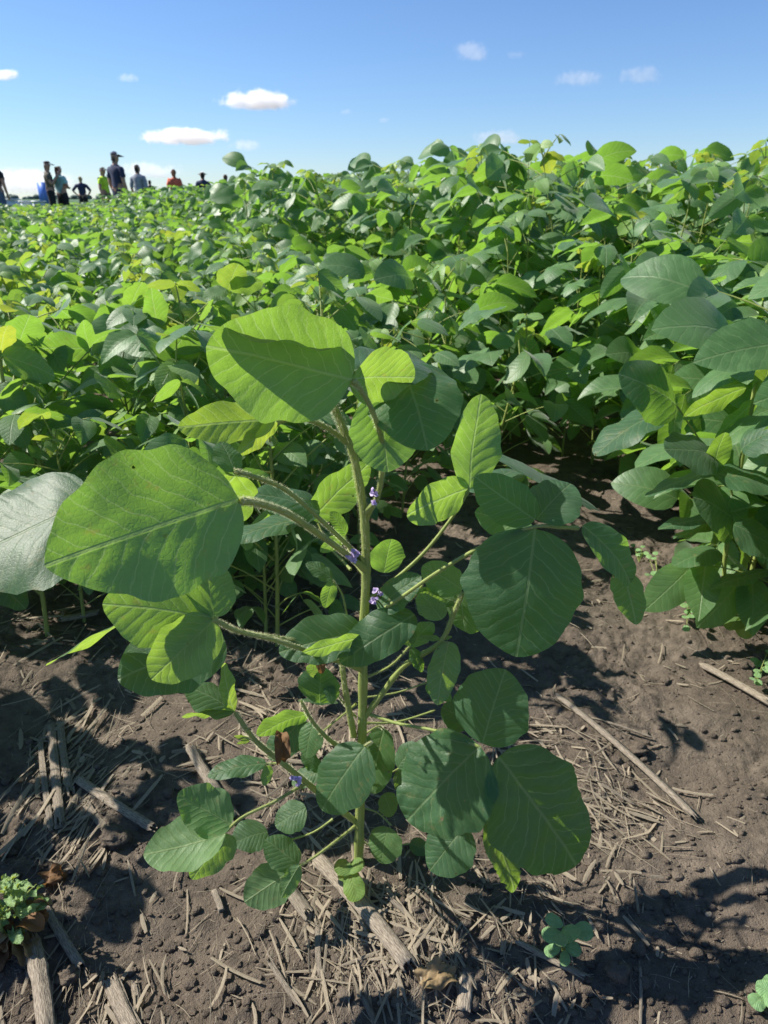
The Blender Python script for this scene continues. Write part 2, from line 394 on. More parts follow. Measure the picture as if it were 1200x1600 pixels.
# (photo px x, y, spread x, spread y, count, angle of lie in degrees, angle spread, longest)
for bx, by, sx, sy, cnt, a0, asd, lm in (
        (105, 1200, 40, 80, 190, 82, 16, .095), (110, 1200, 60, 110, 90, 80, 30, .06), (190, 1140, 60, 60, 70, 60, 60, .05), (130, 1560, 110, 60, 150, 100, 26, .06),
        (560, 1450, 100, 60, 250, 115, 35, .075), (640, 1530, 100, 55, 180, 110, 40, .06), (520, 1180, 90, 90, 330, 100, 45, .07),
        (400, 1110, 90, 60, 140, 70, 60, .06), (860, 1190, 60, 40, 200, 140, 40, .05), (960, 1270, 60, 40, 200, 140, 50, .06),
        (760, 1420, 110, 60, 170, 120, 60, .045), (700, 1150, 110, 70, 130, 130, 70, .05), (480, 960, 120, 40, 170, 90, 70, .07),
        (930, 900, 70, 60, 70, 150, 60, .06), (1080, 1060, 90, 50, 50, 150, 60, .06), (170, 980, 140, 40, 120, 20, 60, .09),
        (300, 1420, 120, 60, 22, 60, 80, .035), (900, 1530, 200, 50, 90, 90, 80, .03), (600, 1250, 400, 200, 120, 90, 90, .03),
        (330, 1040, 200, 60, 120, 60, 80, .06), (800, 820, 400, 100, 200, 150, 90, .07)):
    for i in range(cnt):
        p = ground_at(rng.gauss(bx, sx), max(640, rng.gauss(by, sy)))
        if p[1] > 5: continue
        straw_piece(st, p[0], p[1], R(rng.gauss(a0, asd)), lm*rng.uniform(.15, 1)**1.4+.006, rng.choice((.0004, .0006, .0008, .0011, .0016, .0028, .0044, .006 if bx < 250 else .003))*rng.uniform(.7, 1.2), rng,
                    rng.uniform(.0005, .006), rng.uniform(-.03, .09))
tag(st.build('straw_litter', M_STRAW), 'broken bits of pale straw littered over the soil', 'straw', kind='stuff')

def stalk(px0, py0, px1, py1, wpx, label, split=False, lift=(.003, .003), name='stalk', cat='stalk', m=None, seed=0):
    """a weathered crop stalk lying on the ground: ridged, flattened, ragged at both ends, half of it split open"""
    a = ground_at(px0, py0); b = ground_at(px1, py1); rng = random.Random(seed+int(px0+py0))
    for q, lf in ((a, lift[0]), (b, lift[1])): q[2] = float(ground_h(q[0], q[1]))+lf
    zc = ((a+b)/2-CAMP).dot(FW); r = wpx/FPX*zc/2; L = np.linalg.norm(b-a)
    n = max(10, int(L/.012)); s = 14; mb = MB(); T = nrm(b-a); N = nrm(np.cross(T, [0, 0, 1.])); B = np.cross(N, T)
    arc = (math.pi*1.05 if split else 2*math.pi); V = []; U = []
    off = [0.2*rng.uniform(-1, 1) for _ in range(s)]; rag0 = [min(.2, .012/L*rng.uniform(0, 1.6)) for _ in range(s)]; rag1 = [min(.2, .014/L*rng.uniform(0, 1.8)) for _ in range(s)]
    bend = N*rng.uniform(-.03, .03)*L
    cols = s+1 if split else s
    for i in range(n+1):
        f = i/n
        for k in range(cols):
            kk = k % s; t = arc*k/s-(0 if not split else .03); fr = f
            if i == 0: fr += rag0[kk]
            if i == n: fr -= rag1[kk]
            c = a+(b-a)*fr+bend*4*fr*(1-fr)
            rr = r*(1+off[kk]+.16*float(perlin(np.array([f*L*30+px0]), np.array([kk*1.7+py0]))[0])-.22*max(0, math.sin(kk*2.3+px0+2*f)-.6))*(1+.16*math.exp(-((f-.37)/.02)**2))
            if not split and i in (0, n): rr *= .75
            V.append(c+N*math.cos(t)*rr+B*(math.sin(t)*rr*(.34 if split else .55)+r*.2)); U.append((f*L*22, k/s))
    if split:      # inner face, so the shell has thickness
        m0 = len(V)
        for i in range(n+1):
            for k in range(cols):
                p = V[i*cols+k]; c = a+(b-a)*(i/n)+bend*4*(i/n)*(1-i/n)+B*r*.2; V.append(p+(c-p)*.22); U.append(U[i*cols+k])
        F = [(i*cols+k, i*cols+k+1, (i+1)*cols+k+1, (i+1)*cols+k) for i in range(n) for k in range(s)]
        F += [(m0+(i+1)*cols+k, m0+(i+1)*cols+k+1, m0+i*cols+k+1, m0+i*cols+k) for i in range(n) for k in range(s)]
        for k in (0, s):
            F += [(i*cols+k, (i+1)*cols+k, m0+(i+1)*cols+k, m0+i*cols+k) for i in range(n)]
        for i in (0, n):
            F += [(i*cols+k, i*cols+k+1, m0+i*cols+k+1, m0+i*cols+k) for k in range(s)]
    else:
        F = [(i*s+k, i*s+(k+1) % s, (i+1)*s+(k+1) % s, (i+1)*s+k) for i in range(n) for k in range(s)]
        for i, dd in ((0, .004), (n, -.004)):   # pith ends
            m0 = len(V); ctr = a+(b-a)*(i/n)+T*dd+B*r*.2
            V.append(ctr); U.append((0, 0)); F += [(i*s+k, i*s+(k+1) % s, m0, m0) for k in range(s)]
        F = [f for f in F if len(set(f)) == 4] + [f for f in F if len(set(f)) == 3 and False]
    org = (a+b)/2; V = np.array(V)-org
    mb.add(V, F, np.array(U), (rng.random()*.8, rng.random()))
    return tag(mb.build(name, m or M_STALK, None, tuple(org)), label, cat, 'old crop stalks lying on the soil')
stalk(293, 1157, 372, 1272, 17, 'pale straight stalk on the soil sloping down behind the lower left leaf pair', lift=(.012, .006))
stalk(488, 1340, 648, 1528, 25, 'thick grey stalk lying from the foot of the tall plant toward the bottom', lift=(.012, .008))
stalk(115, 1203, 246, 1294, 14, 'grey brown stalk lying aslant left of the lower left leaf pair', lift=(.008, .01))
stalk(74, 1108, 92, 1288, 13, 'longest upright lying stalk in the pale bundle at the left', True)
stalk(90, 1100, 110, 1232, 11, 'second stalk of the pale bundle at the left, split open', True)
stalk(58, 1130, 78, 1290, 8, 'thin outer stalk on the left side of the pale bundle', True)
stalk(45, 1462, 74, 1640, 26, 'broad grey stalk at the bottom left corner under the weed', lift=(.012, .012))
stalk(62, 1398, 132, 1512, 15, 'dark stalk running down from the dry brown leaves of the weed', lift=(.01, .006))
stalk(166, 1508, 218, 1630, 24, 'split pale stalk at the bottom edge right of the weed', True, lift=(.006, .01))
stalk(206, 1516, 217, 1610, 11, 'short straw stub beside the split pale stalk', True)
stalk(862, 1092, 1094, 1284, 12, 'long thin stalk crossing the soil right of the low three leaves', lift=(.01, .008))
stalk(1092, 1030, 1215, 1106, 15, 'pale stalk lying at the right edge below the little weeds', lift=(.008, .01))
stalk(798, 1464, 928, 1534, 10, 'pale stalk lying at the foot of the small seedling', lift=(.003, .01))
stalk(600, 1406, 722, 1508, 9, 'bright thin straw lying above the dead brown leaf', True, lift=(.01, .006))
stalk(727, 1510, 722, 1584, 24, 'short dark stump of stalk beside the dead brown leaf')
stalk(414, 1486, 474, 1574, 10, 'bright split straw on the bare soil at the bottom', True, lift=(.01, .003))
stalk(497, 1428, 502, 1532, 10, 'grey flat straw running down below the yellow green sprout', True)
stalk(990, 1368, 998, 1442, 4, 'thin pale twig standing out on the dark soil at right', lift=(.004, .006))
stalk(999, 1500, 1001, 1612, 5, 'thin pale twig at the bottom edge right of the seedling', lift=(.004, .004))
stalk(88, 976, 162, 954, 13, 'stalk lying on the soil under the big pale leaf', lift=(.012, .012))
stalk(436, 1366, 486, 1432, 20, 'split stalk lying under the lowest left leaves', True, lift=(.012, .006))
stalk(940, 1130, 1028, 1148, 5, 'short thin straw lying level on the sunlit soil', lift=(.005, .005))
stalk(560, 1540, 604, 1640, 10, 'pale straw at the bottom edge left of the dead leaf', True)
stalk(915, 1210, 1000, 1252, 7, 'dull straw lying beside the long thin stalk', True)
stalk(130, 1240, 170, 1292, 12, 'short pale straw next to the bundle at the left', True)
stalk(330, 1372, 345, 1412, 10, 'short dark stalk poking out under the lower left leaves', lift=(.01, .004))

# ------------------------------------------------------------------ plants given leaf by leaf
def spec_plant(name, label, Y0, base_px, stems, leaves, cat='soybean plant', hi=False, extra_hair=0, group=None):
    """stems: list of (name, [(px,py,Y)...], r0, r1); leaves: list of dicts petiole=[...], leaflets=[(base, tip, width, side, lean, options)]"""
    g = at(*base_px, Y0); root = thing(name, label, cat, (g[0], g[1], float(ground_h(g[0], g[1]))), 0, group)
    O = np.array(root.location); rng = random.Random(int(base_px[0]*7+base_px[1]))
    for nm, path, r0, r1, *nod in stems:
        mb = MB(); P = [at(*p)-O for p in path]
        P_, T_ = tube(mb, P, r0, r1, 10, 4+9*len(P), (.3, 0), 0, 1, .0, nodes=11 if nod else 5)
        if hi: hairs(mb, P_, T_, r0*.8, int(2000*sum(np.linalg.norm(np.diff(P_, axis=0), axis=1))/.3*min(1, r0/.0025)), .0020, rng, 1)
        mb.build(nm, [M_STEM, M_HAIR], root)
    for li, lf in enumerate(leaves):
        lo = None
        if lf.get('petiole'):
            mb = MB(); P = [at(*p)-O for p in lf['petiole']]; r = lf.get('r', .0016)
            P_, T_ = tube(mb, P, r, r*.8, 7, 4+6*len(P), (.2, 0), 0, 1, .55)
            if hi: hairs(mb, P_, T_, r, int(1500*sum(np.linalg.norm(np.diff(P_, axis=0), axis=1))/.2), .0017, rng, 1)
            lo = mb.build('leaf', [M_STEM, M_HAIR], root)
        for lx, (b, t, wr, side, lean, op) in enumerate(lf['leaflets']):
            P0 = at(*b)-O; P1 = at(*t)-O; a = nrm(P1-P0); mid = (P0+P1)/2+O
            n0 = nrm(CAMP-mid); n0 = nrm(n0-a*n0.dot(a)); u0 = np.cross(a, n0)
            ref = np.array([0, 0, 1.]) if abs(u0[2]) > .15 else np.array(SUN)
            if u0.dot(ref) < 0: u0 = -u0
            n = side*n0*math.cos(R(lean))+u0*math.sin(R(lean))
            q = dict(droop=.35, fold=.10, cup=.18, ripple=.026, rag=.06, quilt=.0006 if hi else .0004); age = op.get('age', 0.)
            q.update({k_: v_ for k_, v_ in op.items() if k_ not in ('age', 'rnd', 'm', 'label')})
            sd = int(b[0]*3+b[1]*5+t[0]+lx); L = np.linalg.norm(P1-P0)
            V, F, UV, tip = leaf_local(.1, .1*wr, 40 if hi else 20, 30 if hi else 16, seed=sd, **q)
            V = frame_leaf(V, tip, P0, P1, n)
            mb = MB(); mb.add(V, F, UV, (op.get('rnd', (sd % 97)/97), age))
            if lf.get('petiole') or lx:      # rachis from the petiole's end to the leaflet
                pass
            o = mb.build('leaflet' if lo else 'leaf', op.get('m', M_LEAF), lo or root)
            if op.get('label'): o['label'] = op['label']
    return root, O

S = .63
B_TIP = (520, 628, .62)
hero_stems = [
    ('stem', [(560, 1352, S), (563, 1250, S), (566, 1150, S), (568, 1000, S), (572, 890, S), (568, 800, S), (553, 715, S), (536, 668, S), (517, 626, .625)], .0060, .0030, 1),
    ('branch', [(556, 1284, S), (500, 1240, .60), (445, 1195, .57), (400, 1158, .56), (366, 1112, .55)], .0036, .0020),
    ('branch', [(570, 1120, S), (600, 1080, .62), (632, 1040, .61), (688, 1003, .60), (710, 955, .60), (724, 925, .60)], .0034, .0020),
    ('branch', [(553, 1150, S), (540, 1080, .62), (532, 1020, .62), (528, 985, .63)], .0036, .0018),
    ('branch', [(545, 1170, S), (520, 1160, .62), (490, 1130, .61), (470, 1095, .60)], .0028, .0016),
]
hero_leaves = [
    # big top leaf and the ones round its node
    dict(petiole=[(572, 800, S), (590, 775, .615), (598, 705, .60), (585, 650, .58), (566, 612, .57), (550, 594, .56)], r=.0026, leaflets=[
        ((550, 594, .56), (322, 541, .53), .86, -1, 26, dict(rnd=.3, droop=.15, cup=.15, fold=-.02, age=.08)),
        ((540, 548, .57), (306, 503, .55), .62, -1, 86, dict(rnd=.2, droop=-.2, cup=.05, fold=0, age=.15)),
        ((551, 592, .565), (648, 590, .60), .85, -1, 30, dict(rnd=.5, age=.2, droop=.2)),
        ((552, 580, .60), (668, 566, .66), .8, 1, 62, dict(rnd=.8, droop=.4)),
    ]),
    dict(petiole=[(572, 812, .64), (592, 770, .635), (606, 690, .62), (600, 640, .605)], r=.0018, leaflets=[
        ((628, 572, .64), (668, 704, .57), .88, 1, 12, dict(rnd=.75, droop=.75, fold=.16, cup=.25)),
        ((598, 618, .60), (606, 738, .585), 1.0, -1, 20, dict(rnd=.4, droop=.3)),
    ]),
    dict(petiole=[(541, 690, S), (505, 665, .62), (472, 655, .61), (432, 658, .61)], r=.0024, leaflets=[
        ((430, 655, .61), (278, 668, .60), .46, -1, 20, dict(rnd=.3, droop=.2, fold=-.28, cup=-.05, age=.35)),
        ((432, 658, .615), (372, 712, .60), .5, -1, 40, dict(rnd=.5, age=.55, droop=.2)),
    ]),
    # growing tip
    dict(petiole=[(517, 630, .625), (512, 600, .63), (505, 575, .64)], r=.0014, leaflets=[
        ((505, 575, .64), (470, 520, .66), .5, 1, 30, dict(age=.4, fold=.4)),
        ((507, 578, .64), (530, 530, .66), .5, 1, 30, dict(age=.4, fold=.4)),
    ]),
    # big left leaf
    dict(petiole=[(572, 890, S), (520, 850, .585), (455, 806, .52), (410, 788, .48), (374, 782, .455)], r=.0030, leaflets=[
        ((374, 782, .455), (71, 884, .435), .76, -1, 10, dict(rnd=.35, droop=.34, fold=-.05, cup=.10, ripple=.03, quilt=.0008, b=.74)),
    ]),
    dict(petiole=[(571, 880, S), (520, 830, .60), (450, 768, .57), (395, 744, .55), (364, 736, .54)], r=.0022, leaflets=[
        ((366, 738, .54), (345, 690, .56), .8, 1, 30, dict(rnd=.6)),
        ((368, 742, .54), (290, 862, .56), .8, -1, 40, dict(rnd=.2, age=.2)),
    ]),
    # left middle leaves
    dict(petiole=[(566, 1046, S), (500, 1024, .58), (430, 1000, .54), (370, 985, .52), (332, 966, .51)], r=.0024, leaflets=[
        ((332, 966, .51), (160, 944, .50), .84, -1, 28, dict(rnd=.25, age=.12, droop=.25)),
        ((334, 964, .512), (322, 858, .56), .8, -1, 34, dict(rnd=.55, age=.05, droop=.2)),
        ((336, 969, .51), (237, 1062, .475), .80, -1, 24, dict(rnd=.15, age=.22, droop=.2)),
    ]),
    dict(petiole=[(566, 1040, S), (500, 1010, .60), (420, 993, .58), (360, 985, .57)], r=.0016, leaflets=[
        ((352, 1000, .57), (184, 1062, .53), .72, 1, 20, dict(rnd=.4, droop=.5)),
        ((200, 968, .55), (72, 1041, .50), .62, -1, 84, dict(rnd=.4, age=.3, droop=.1)),
    ]),
    # lower left small trifoliate on the branch
    dict(petiole=[(385, 1140, .555), (366, 1112, .55)], r=.0014, leaflets=[
        ((366, 1112, .55), (288, 1072, .56), .75, 1, 45, dict(rnd=.8, age=.1)),
        ((366, 1112, .55), (350, 1036, .55), .34, -1, 40, dict(rnd=.2, age=.4)),
        ((366, 1112, .55), (284, 1121, .53), .4, -1, 72, dict(rnd=.2, age=.3)),
    ]),
    dict(petiole=[(475, 1225, .585), (430, 1252, .54), (380, 1276, .52), (352, 1300, .51)], r=.0017, leaflets=[
        ((352, 1303, .51), (224, 1336, .49), .74, -1, -28, dict(rnd=.7, droop=.25, fold=-.15, age=.1, quilt=.0009)),
        ((362, 1288, .515), (278, 1240, .52), .82, -1, -24, dict(rnd=.75, droop=.2, fold=-.1)),
        ((360, 1304, .515), (300, 1374, .50), .62, -1, 30, dict(rnd=.3, age=.15)),
    ]),
    dict(petiole=[(440, 1192, .57), (425, 1193, .57), (414, 1194, .565)], r=.0012, leaflets=[
        ((416, 1193, .565), (324, 1213, .55), .44, 1, 35, dict(rnd=.45, droop=.45)),
        ((420, 1196, .57), (413, 1228, .56), .6, -1, 25, dict(rnd=.3, age=.1)),
    ]),
    dict(petiole=[(400, 1160, .56), (385, 1152, .555), (372, 1156, .55)], r=.0010, leaflets=[
        ((390, 1156, .555), (366, 1150, .55), .35, -1, 40, dict(age=.5)), ((390, 1158, .555), (370, 1162, .55), .35, -1, 40, dict(age=.4)),
    ]),
    # lowest left
    dict(petiole=[(556, 1290, S), (520, 1318, .59), (490, 1340, .57), (466, 1354, .555)], r=.0016, leaflets=[
        ((466, 1352, .555), (414, 1312, .57), .88, 1, 30, dict(rnd=.85, droop=.3)),
        ((468, 1352, .55), (440, 1402, .52), .55, -1, 18, dict(rnd=.6, age=.1, fold=.3)),
        ((455, 1362, .555), (382, 1410, .54), .78, -1, 10, dict(rnd=.9)),
    ]),
    dict(petiole=[(520, 1280, .61), (490, 1300, .60), (455, 1312, .60)], r=.0012, leaflets=[
        ((418, 1300, .59), (362, 1318, .57), 1.0, 1, 30, dict(rnd=.35, droop=.4)),
        ((478, 1262, .62), (430, 1290, .61), .9, 1, 20, dict(rnd=.2)),
    ]),
    # leaves round the stem foot
    dict(petiole=[(572, 1165, .62), (580, 1160, .60), (570, 1166, .585)], r=.0012, leaflets=[
        ((570, 1166, .585), (502, 1266, .56), .74, 1, 16, dict(rnd=.1, droop=.4)),
    ]),
    dict(petiole=[(566, 1150, .635), (590, 1135, .645), (600, 1140, .65)], r=.0010, leaflets=[
        ((600, 1138, .65), (580, 1240, .635), .5, 1, 20, dict(rnd=.6, age=.15)),
        ((600, 1240, .63), (612, 1276, .62), .9, 1, 20, dict(rnd=.8, age=.3)),
    ]),
    dict(petiole=[(566, 1262, .635), (590, 1270, .63), (612, 1290, .62)], r=.0010, leaflets=[
        ((606, 1292, .62), (596, 1349, .60), 1.02, 1, 20, dict(rnd=.9, age=.25, label='small yellowing leaf')),
    ]),
    dict(petiole=[(556, 1100, .635), (520, 1130, .65), (495, 1150, .66)], r=.0010, leaflets=[
        ((490, 1128, .67), (478, 1184, .65), .8, 1, 30, dict(rnd=.5, age=.12)),
        ((480, 1115, .68), (402, 1150, .68), .55, -1, 50, dict(rnd=.3, age=.1)),
        ((476, 1120, .69), (420, 1185, .68), .6, 1, 20, dict(rnd=.2)),
        ((500, 1098, .62), (502, 1040, .62), .95, 1, 12, dict(rnd=.1)),
        ((528, 1098, .67), (465, 1096, .65), .3, 1, 60, dict(rnd=.8)),
    ]),
    # folded leaves in front of the stem
    dict(petiole=[(571, 960, .63), (580, 985, .60), (575, 998, .59)], r=.0014, leaflets=[
        ((568, 988, .605), (436, 1020, .58), .6, 1, 24, dict(rnd=.3, droop=.4, fold=.35)),
        ((566, 996, .59), (470, 1022, .55), .26, -1, 40, dict(rnd=.3, age=.2, droop=.1)),
        ((648, 960, .605), (531, 1036, .575), .52, 1, 10, dict(rnd=.05, droop=.45, ripple=.04)),
    ]),
    # right upper trifoliate
    dict(petiole=[(572, 938, S), (606, 914, .63), (660, 866, .635), (705, 810, .64), (733, 764, .645)], r=.0020, leaflets=[
        ((733, 764, .645), (752, 616, .665), .60, -1, 34, dict(rnd=.4, age=.1, droop=.2, fold=-.08)),
        ((733, 764, .645), (637, 806, .585), .5, -1, 30, dict(rnd=.6, age=.18, droop=.3)),
        ((740, 770, .67), (815, 735, .74), .6, 1, 62, dict(rnd=.8)),
    ]),
    # dark trifoliate at right
    dict(petiole=[(574, 968, S), (620, 938, .60), (690, 890, .585), (770, 845, .575), (836, 823, .57), (875, 824, .57), (906, 825, .57)], r=.0019, leaflets=[
        ((836, 812, .57), (742, 745, .58), .62, 1, -6, dict(rnd=.05, droop=.35, ripple=.03, fold=.12)),
        ((838, 812, .575), (892, 756, .60), 1.05, 1, 24, dict(rnd=.1, droop=.5)),
        ((836, 826, .57), (806, 1026, .53), .90, 1, -8, dict(rnd=.05, droop=.45, fold=.05, cup=.22)),
        ((910, 822, .57), (984, 912, .575), .40, 1, 30, dict(rnd=.3, droop=.9, fold=.3)),
        ((972, 890, .58), (994, 976, .59), .42, -1, 15, dict(rnd=.5, droop=.3, age=.1)),
        ((830, 830, .60), (742, 800, .64), .6, -1, 20, dict(rnd=.4)),
        ((850, 760, .66), (838, 736, .72), 2.2, 1, 55, dict(rnd=.9)),
    ]),
    # small bright leaves on the right branch
    dict(petiole=[(710, 955, .60), (718, 935, .60), (722, 924, .60)], r=.0012, leaflets=[
        ((722, 922, .60), (660, 884, .61), .82, -1, 28, dict(rnd=.5, age=.25)),
        ((712, 940, .61), (650, 925, .62), .5, -1, 20, dict(rnd=.2, age=.1)),
        ((722, 926, .61), (728, 988, .63), .7, 1, 35, dict(rnd=.9, age=.2)),
        ((690, 968, .60), (656, 926, .60), .75, -1, 24, dict(rnd=.3, age=.12)),
    ]),
    dict(petiole=[(690, 1001, .60), (698, 1004, .595)], r=.0011, leaflets=[
        ((702, 1003, .595), (684, 1102, .575), .52, -1, 24, dict(rnd=.4, age=.12, fold=.2)),
        ((688, 1000, .60), (656, 994, .595), .4, -1, 50, dict(age=.3)), ((690, 1001, .60), (706, 994, .595), .4, -1, 50, dict(age=.3)),
    ]),
    dict(petiole=[(575, 985, S), (600, 960, .65), (640, 938, .65), (660, 915, .64)], r=.0015, leaflets=[
        ((600, 895, .69), (612, 842, .69), .92, -1, 20, dict(rnd=.3)),
        ((590, 950, .615), (658, 900, .61), .6, 1, 30, dict(rnd=.6)),
    ]),
    # low dark trifoliate at right
    dict(petiole=[(572, 1114, S), (620, 1130, .61), (690, 1144, .585), (752, 1168, .565)], r=.0019, leaflets=[
        ((752, 1166, .565), (728, 1038, .60), .2, 1, 8, dict(rnd=.05)) if False else
        ((754, 1162, .565), (790, 1046, .59), .98, 1, 10, dict(rnd=.1, droop=.35, cup=.2)),
        ((750, 1166, .565), (636, 1282, .54), .95, 1, 8, dict(rnd=.03, droop=.45, ripple=.045, quilt=.0017, rag=.35)),
        ((778, 1182, .56), (900, 1352, .535), .72, 1, 14, dict(rnd=.12, droop=.45, ripple=.035, quilt=.0017, rag=.35)),
    ]),
    dict(petiole=[(570, 1130, .64), (620, 1128, .65), (680, 1110, .66)], r=.0013, leaflets=[
        ((735, 1130, .64), (690, 1105, .65), 1.0, 1, 10, dict(rnd=.1)),
        ((728, 1290, .60), (672, 1360, .58), .9, 1, 10, dict(rnd=.1)),
        ((758, 1270, .59), (802, 1392, .565), .36, 1, 24, dict(rag=.8, rnd=.95, age=.2, droop=.6, label='long yellowing leaflet with a torn tip')),
    ]),
    # little side shoots that fill the middle and the foot
    dict(petiole=[(570, 1090, .64), (620, 1082, .645), (668, 1066, .65)], r=.0010, leaflets=[
        ((668, 1066, .65), (706, 1040, .66), .6, 1, 30, dict(rnd=.4)), ((668, 1068, .65), (704, 1096, .65), .6, -1, 30, dict(age=.1))]),
    dict(petiole=[(570, 1060, .63), (610, 1040, .615), (640, 1010, .605)], r=.0011, leaflets=[
        ((640, 1010, .605), (622, 962, .605), .55, -1, 30, dict(age=.2)), ((640, 1010, .605), (676, 972, .60), .6, -1, 24, dict(age=.12)), ((642, 1012, .605), (660, 1050, .595), .5, 1, 24, dict(rnd=.2))]),
    dict(petiole=[(572, 905, .635), (548, 870, .66), (540, 835, .68)], r=.0010, leaflets=[
        ((540, 835, .68), (516, 800, .68), .6, 1, 30, dict(rnd=.6)), ((540, 838, .68), (500, 862, .67), .55, -1, 30, dict(age=.1))]),
    dict(petiole=[(563, 1200, .635), (530, 1190, .65), (500, 1205, .655)], r=.0010, leaflets=[
        ((500, 1205, .655), (456, 1225, .65), .7, 1, 24, dict(rnd=.15)), ((502, 1202, .655), (470, 1180, .66), .7, 1, 30, dict(rnd=.5))]),
    dict(petiole=[(562, 1230, .64), (595, 1215, .65), (625, 1200, .66)], r=.0010, leaflets=[
        ((622, 1200, .66), (650, 1160, .67), .7, 1, 24, dict(rnd=.3)), ((622, 1202, .66), (640, 1240, .65), .8, 1, 20, dict(rnd=.8, age=.15))]),
    dict(petiole=[(560, 1310, .635), (590, 1325, .64), (640, 1318, .645)], r=.0010, leaflets=[
        ((640, 1318, .645), (672, 1330, .64), .8, 1, 20, dict(rnd=.2))]),
    dict(petiole=[(568, 1010, .63), (545, 970, .64), (535, 930, .65), (520, 905, .655)], r=.0012, leaflets=[
        ((520, 905, .655), (478, 880, .66), .6, 1, 34, dict(rnd=.7)), ((520, 908, .655), (508, 950, .645), .6, -1, 24, dict(age=.1))]),
    dict(petiole=[(556, 1120, .635), (530, 1090, .625), (512, 1060, .62)], r=.0010, leaflets=[
        ((512, 1060, .62), (480, 1040, .615), .6, -1, 30, dict(age=.2)), ((512, 1062, .62), (520, 1100, .61), .5, 1, 20, dict(rnd=.4))]),
    # bright leaf behind the stem
    dict(petiole=[(548, 890, .66), (512, 850, .70), (496, 815, .72)], r=.0012, leaflets=[
        ((488, 812, .72), (577, 724, .74), .55, -1, 30, dict(rnd=.4, age=.1, droop=.25)),
        ((500, 800, .71), (392, 772, .70), .66, 1, 48, dict(rnd=.9, droop=.5)),
        ((470, 812, .71), (350, 850, .67), .5, 1, 58, dict(rnd=.8, droop=.3)),
    ]),
]
hero, HO = spec_plant('soybean_plant', 'tall soybean plant standing alone at the front with small purple flowers on its stem', S, (560, 1348),
                      hero_stems, hero_leaves, hi=True)
def petals(mb, c, size, rng):
    for k in range(5):
        d = nrm(np.array([rng.gauss(0, 1), rng.gauss(0, 1), rng.gauss(.4, .8)]))
        V, F, UV, tip = leaf_local(size, size*.8, 4, 4, .9, .3, .2, seed=k)
        mb.add(frame_leaf(V, tip, c, c+d*size, np.array([rng.gauss(0, 1), -1, 1.])), F, UV, (rng.random(), 0), 0)
for (px, py, Y, cnt) in ((583, 772, .60, 3), (552, 866, .605, 7), (588, 930, .61, 5), (528, 1020, .60, 2), (463, 1222, .55, 4)):
    mb = MB(); rng = random.Random(px); c0 = at(px, py, Y)-HO
    ax = at(px+(8 if px > 560 else 12), py+14, S)-HO
    for q in range(cnt):
        c = c0+np.array([rng.uniform(-.006, .006), rng.uniform(-.004, .004), rng.uniform(-.009, .009)])
        petals(mb, c, rng.uniform(.0036, .0054), rng); tube(mb, [ax, (ax+c)/2+np.array([0, 0, .001]), c], .0006, .0011, 5, 6, (.3, 0), 1)
    mb.build('flower_cluster', [M_PETAL, M_CALYX], hero)
# withered brown leaf on the branch
mb = MB(); V, F, UV, tip = leaf_local(.04, .018, 24, 18, 2.2, 1.0, .3, .10, .0026, 5)
mb.add(frame_leaf(V, tip, at(438, 1146, .565)-HO, at(440, 1188, .553)-HO, np.array([.3, -1, .3])), F, UV)
mb.build('leaf', M_DEAD, hero)['label'] = 'withered brown leaf'
mb = MB(); V, F, UV, tip = leaf_local(.04, .02, 16, 10, 1.2, .8, .3, .09, .001, 9)
mb.add(frame_leaf(V, tip, at(497, 1024, .60)-HO, at(503, 1052, .59)-HO, np.array([.3, -1, .3])), F, UV)
mb.build('leaf', M_DEAD, hero)['label'] = 'shrivelled tan leaf scrap'

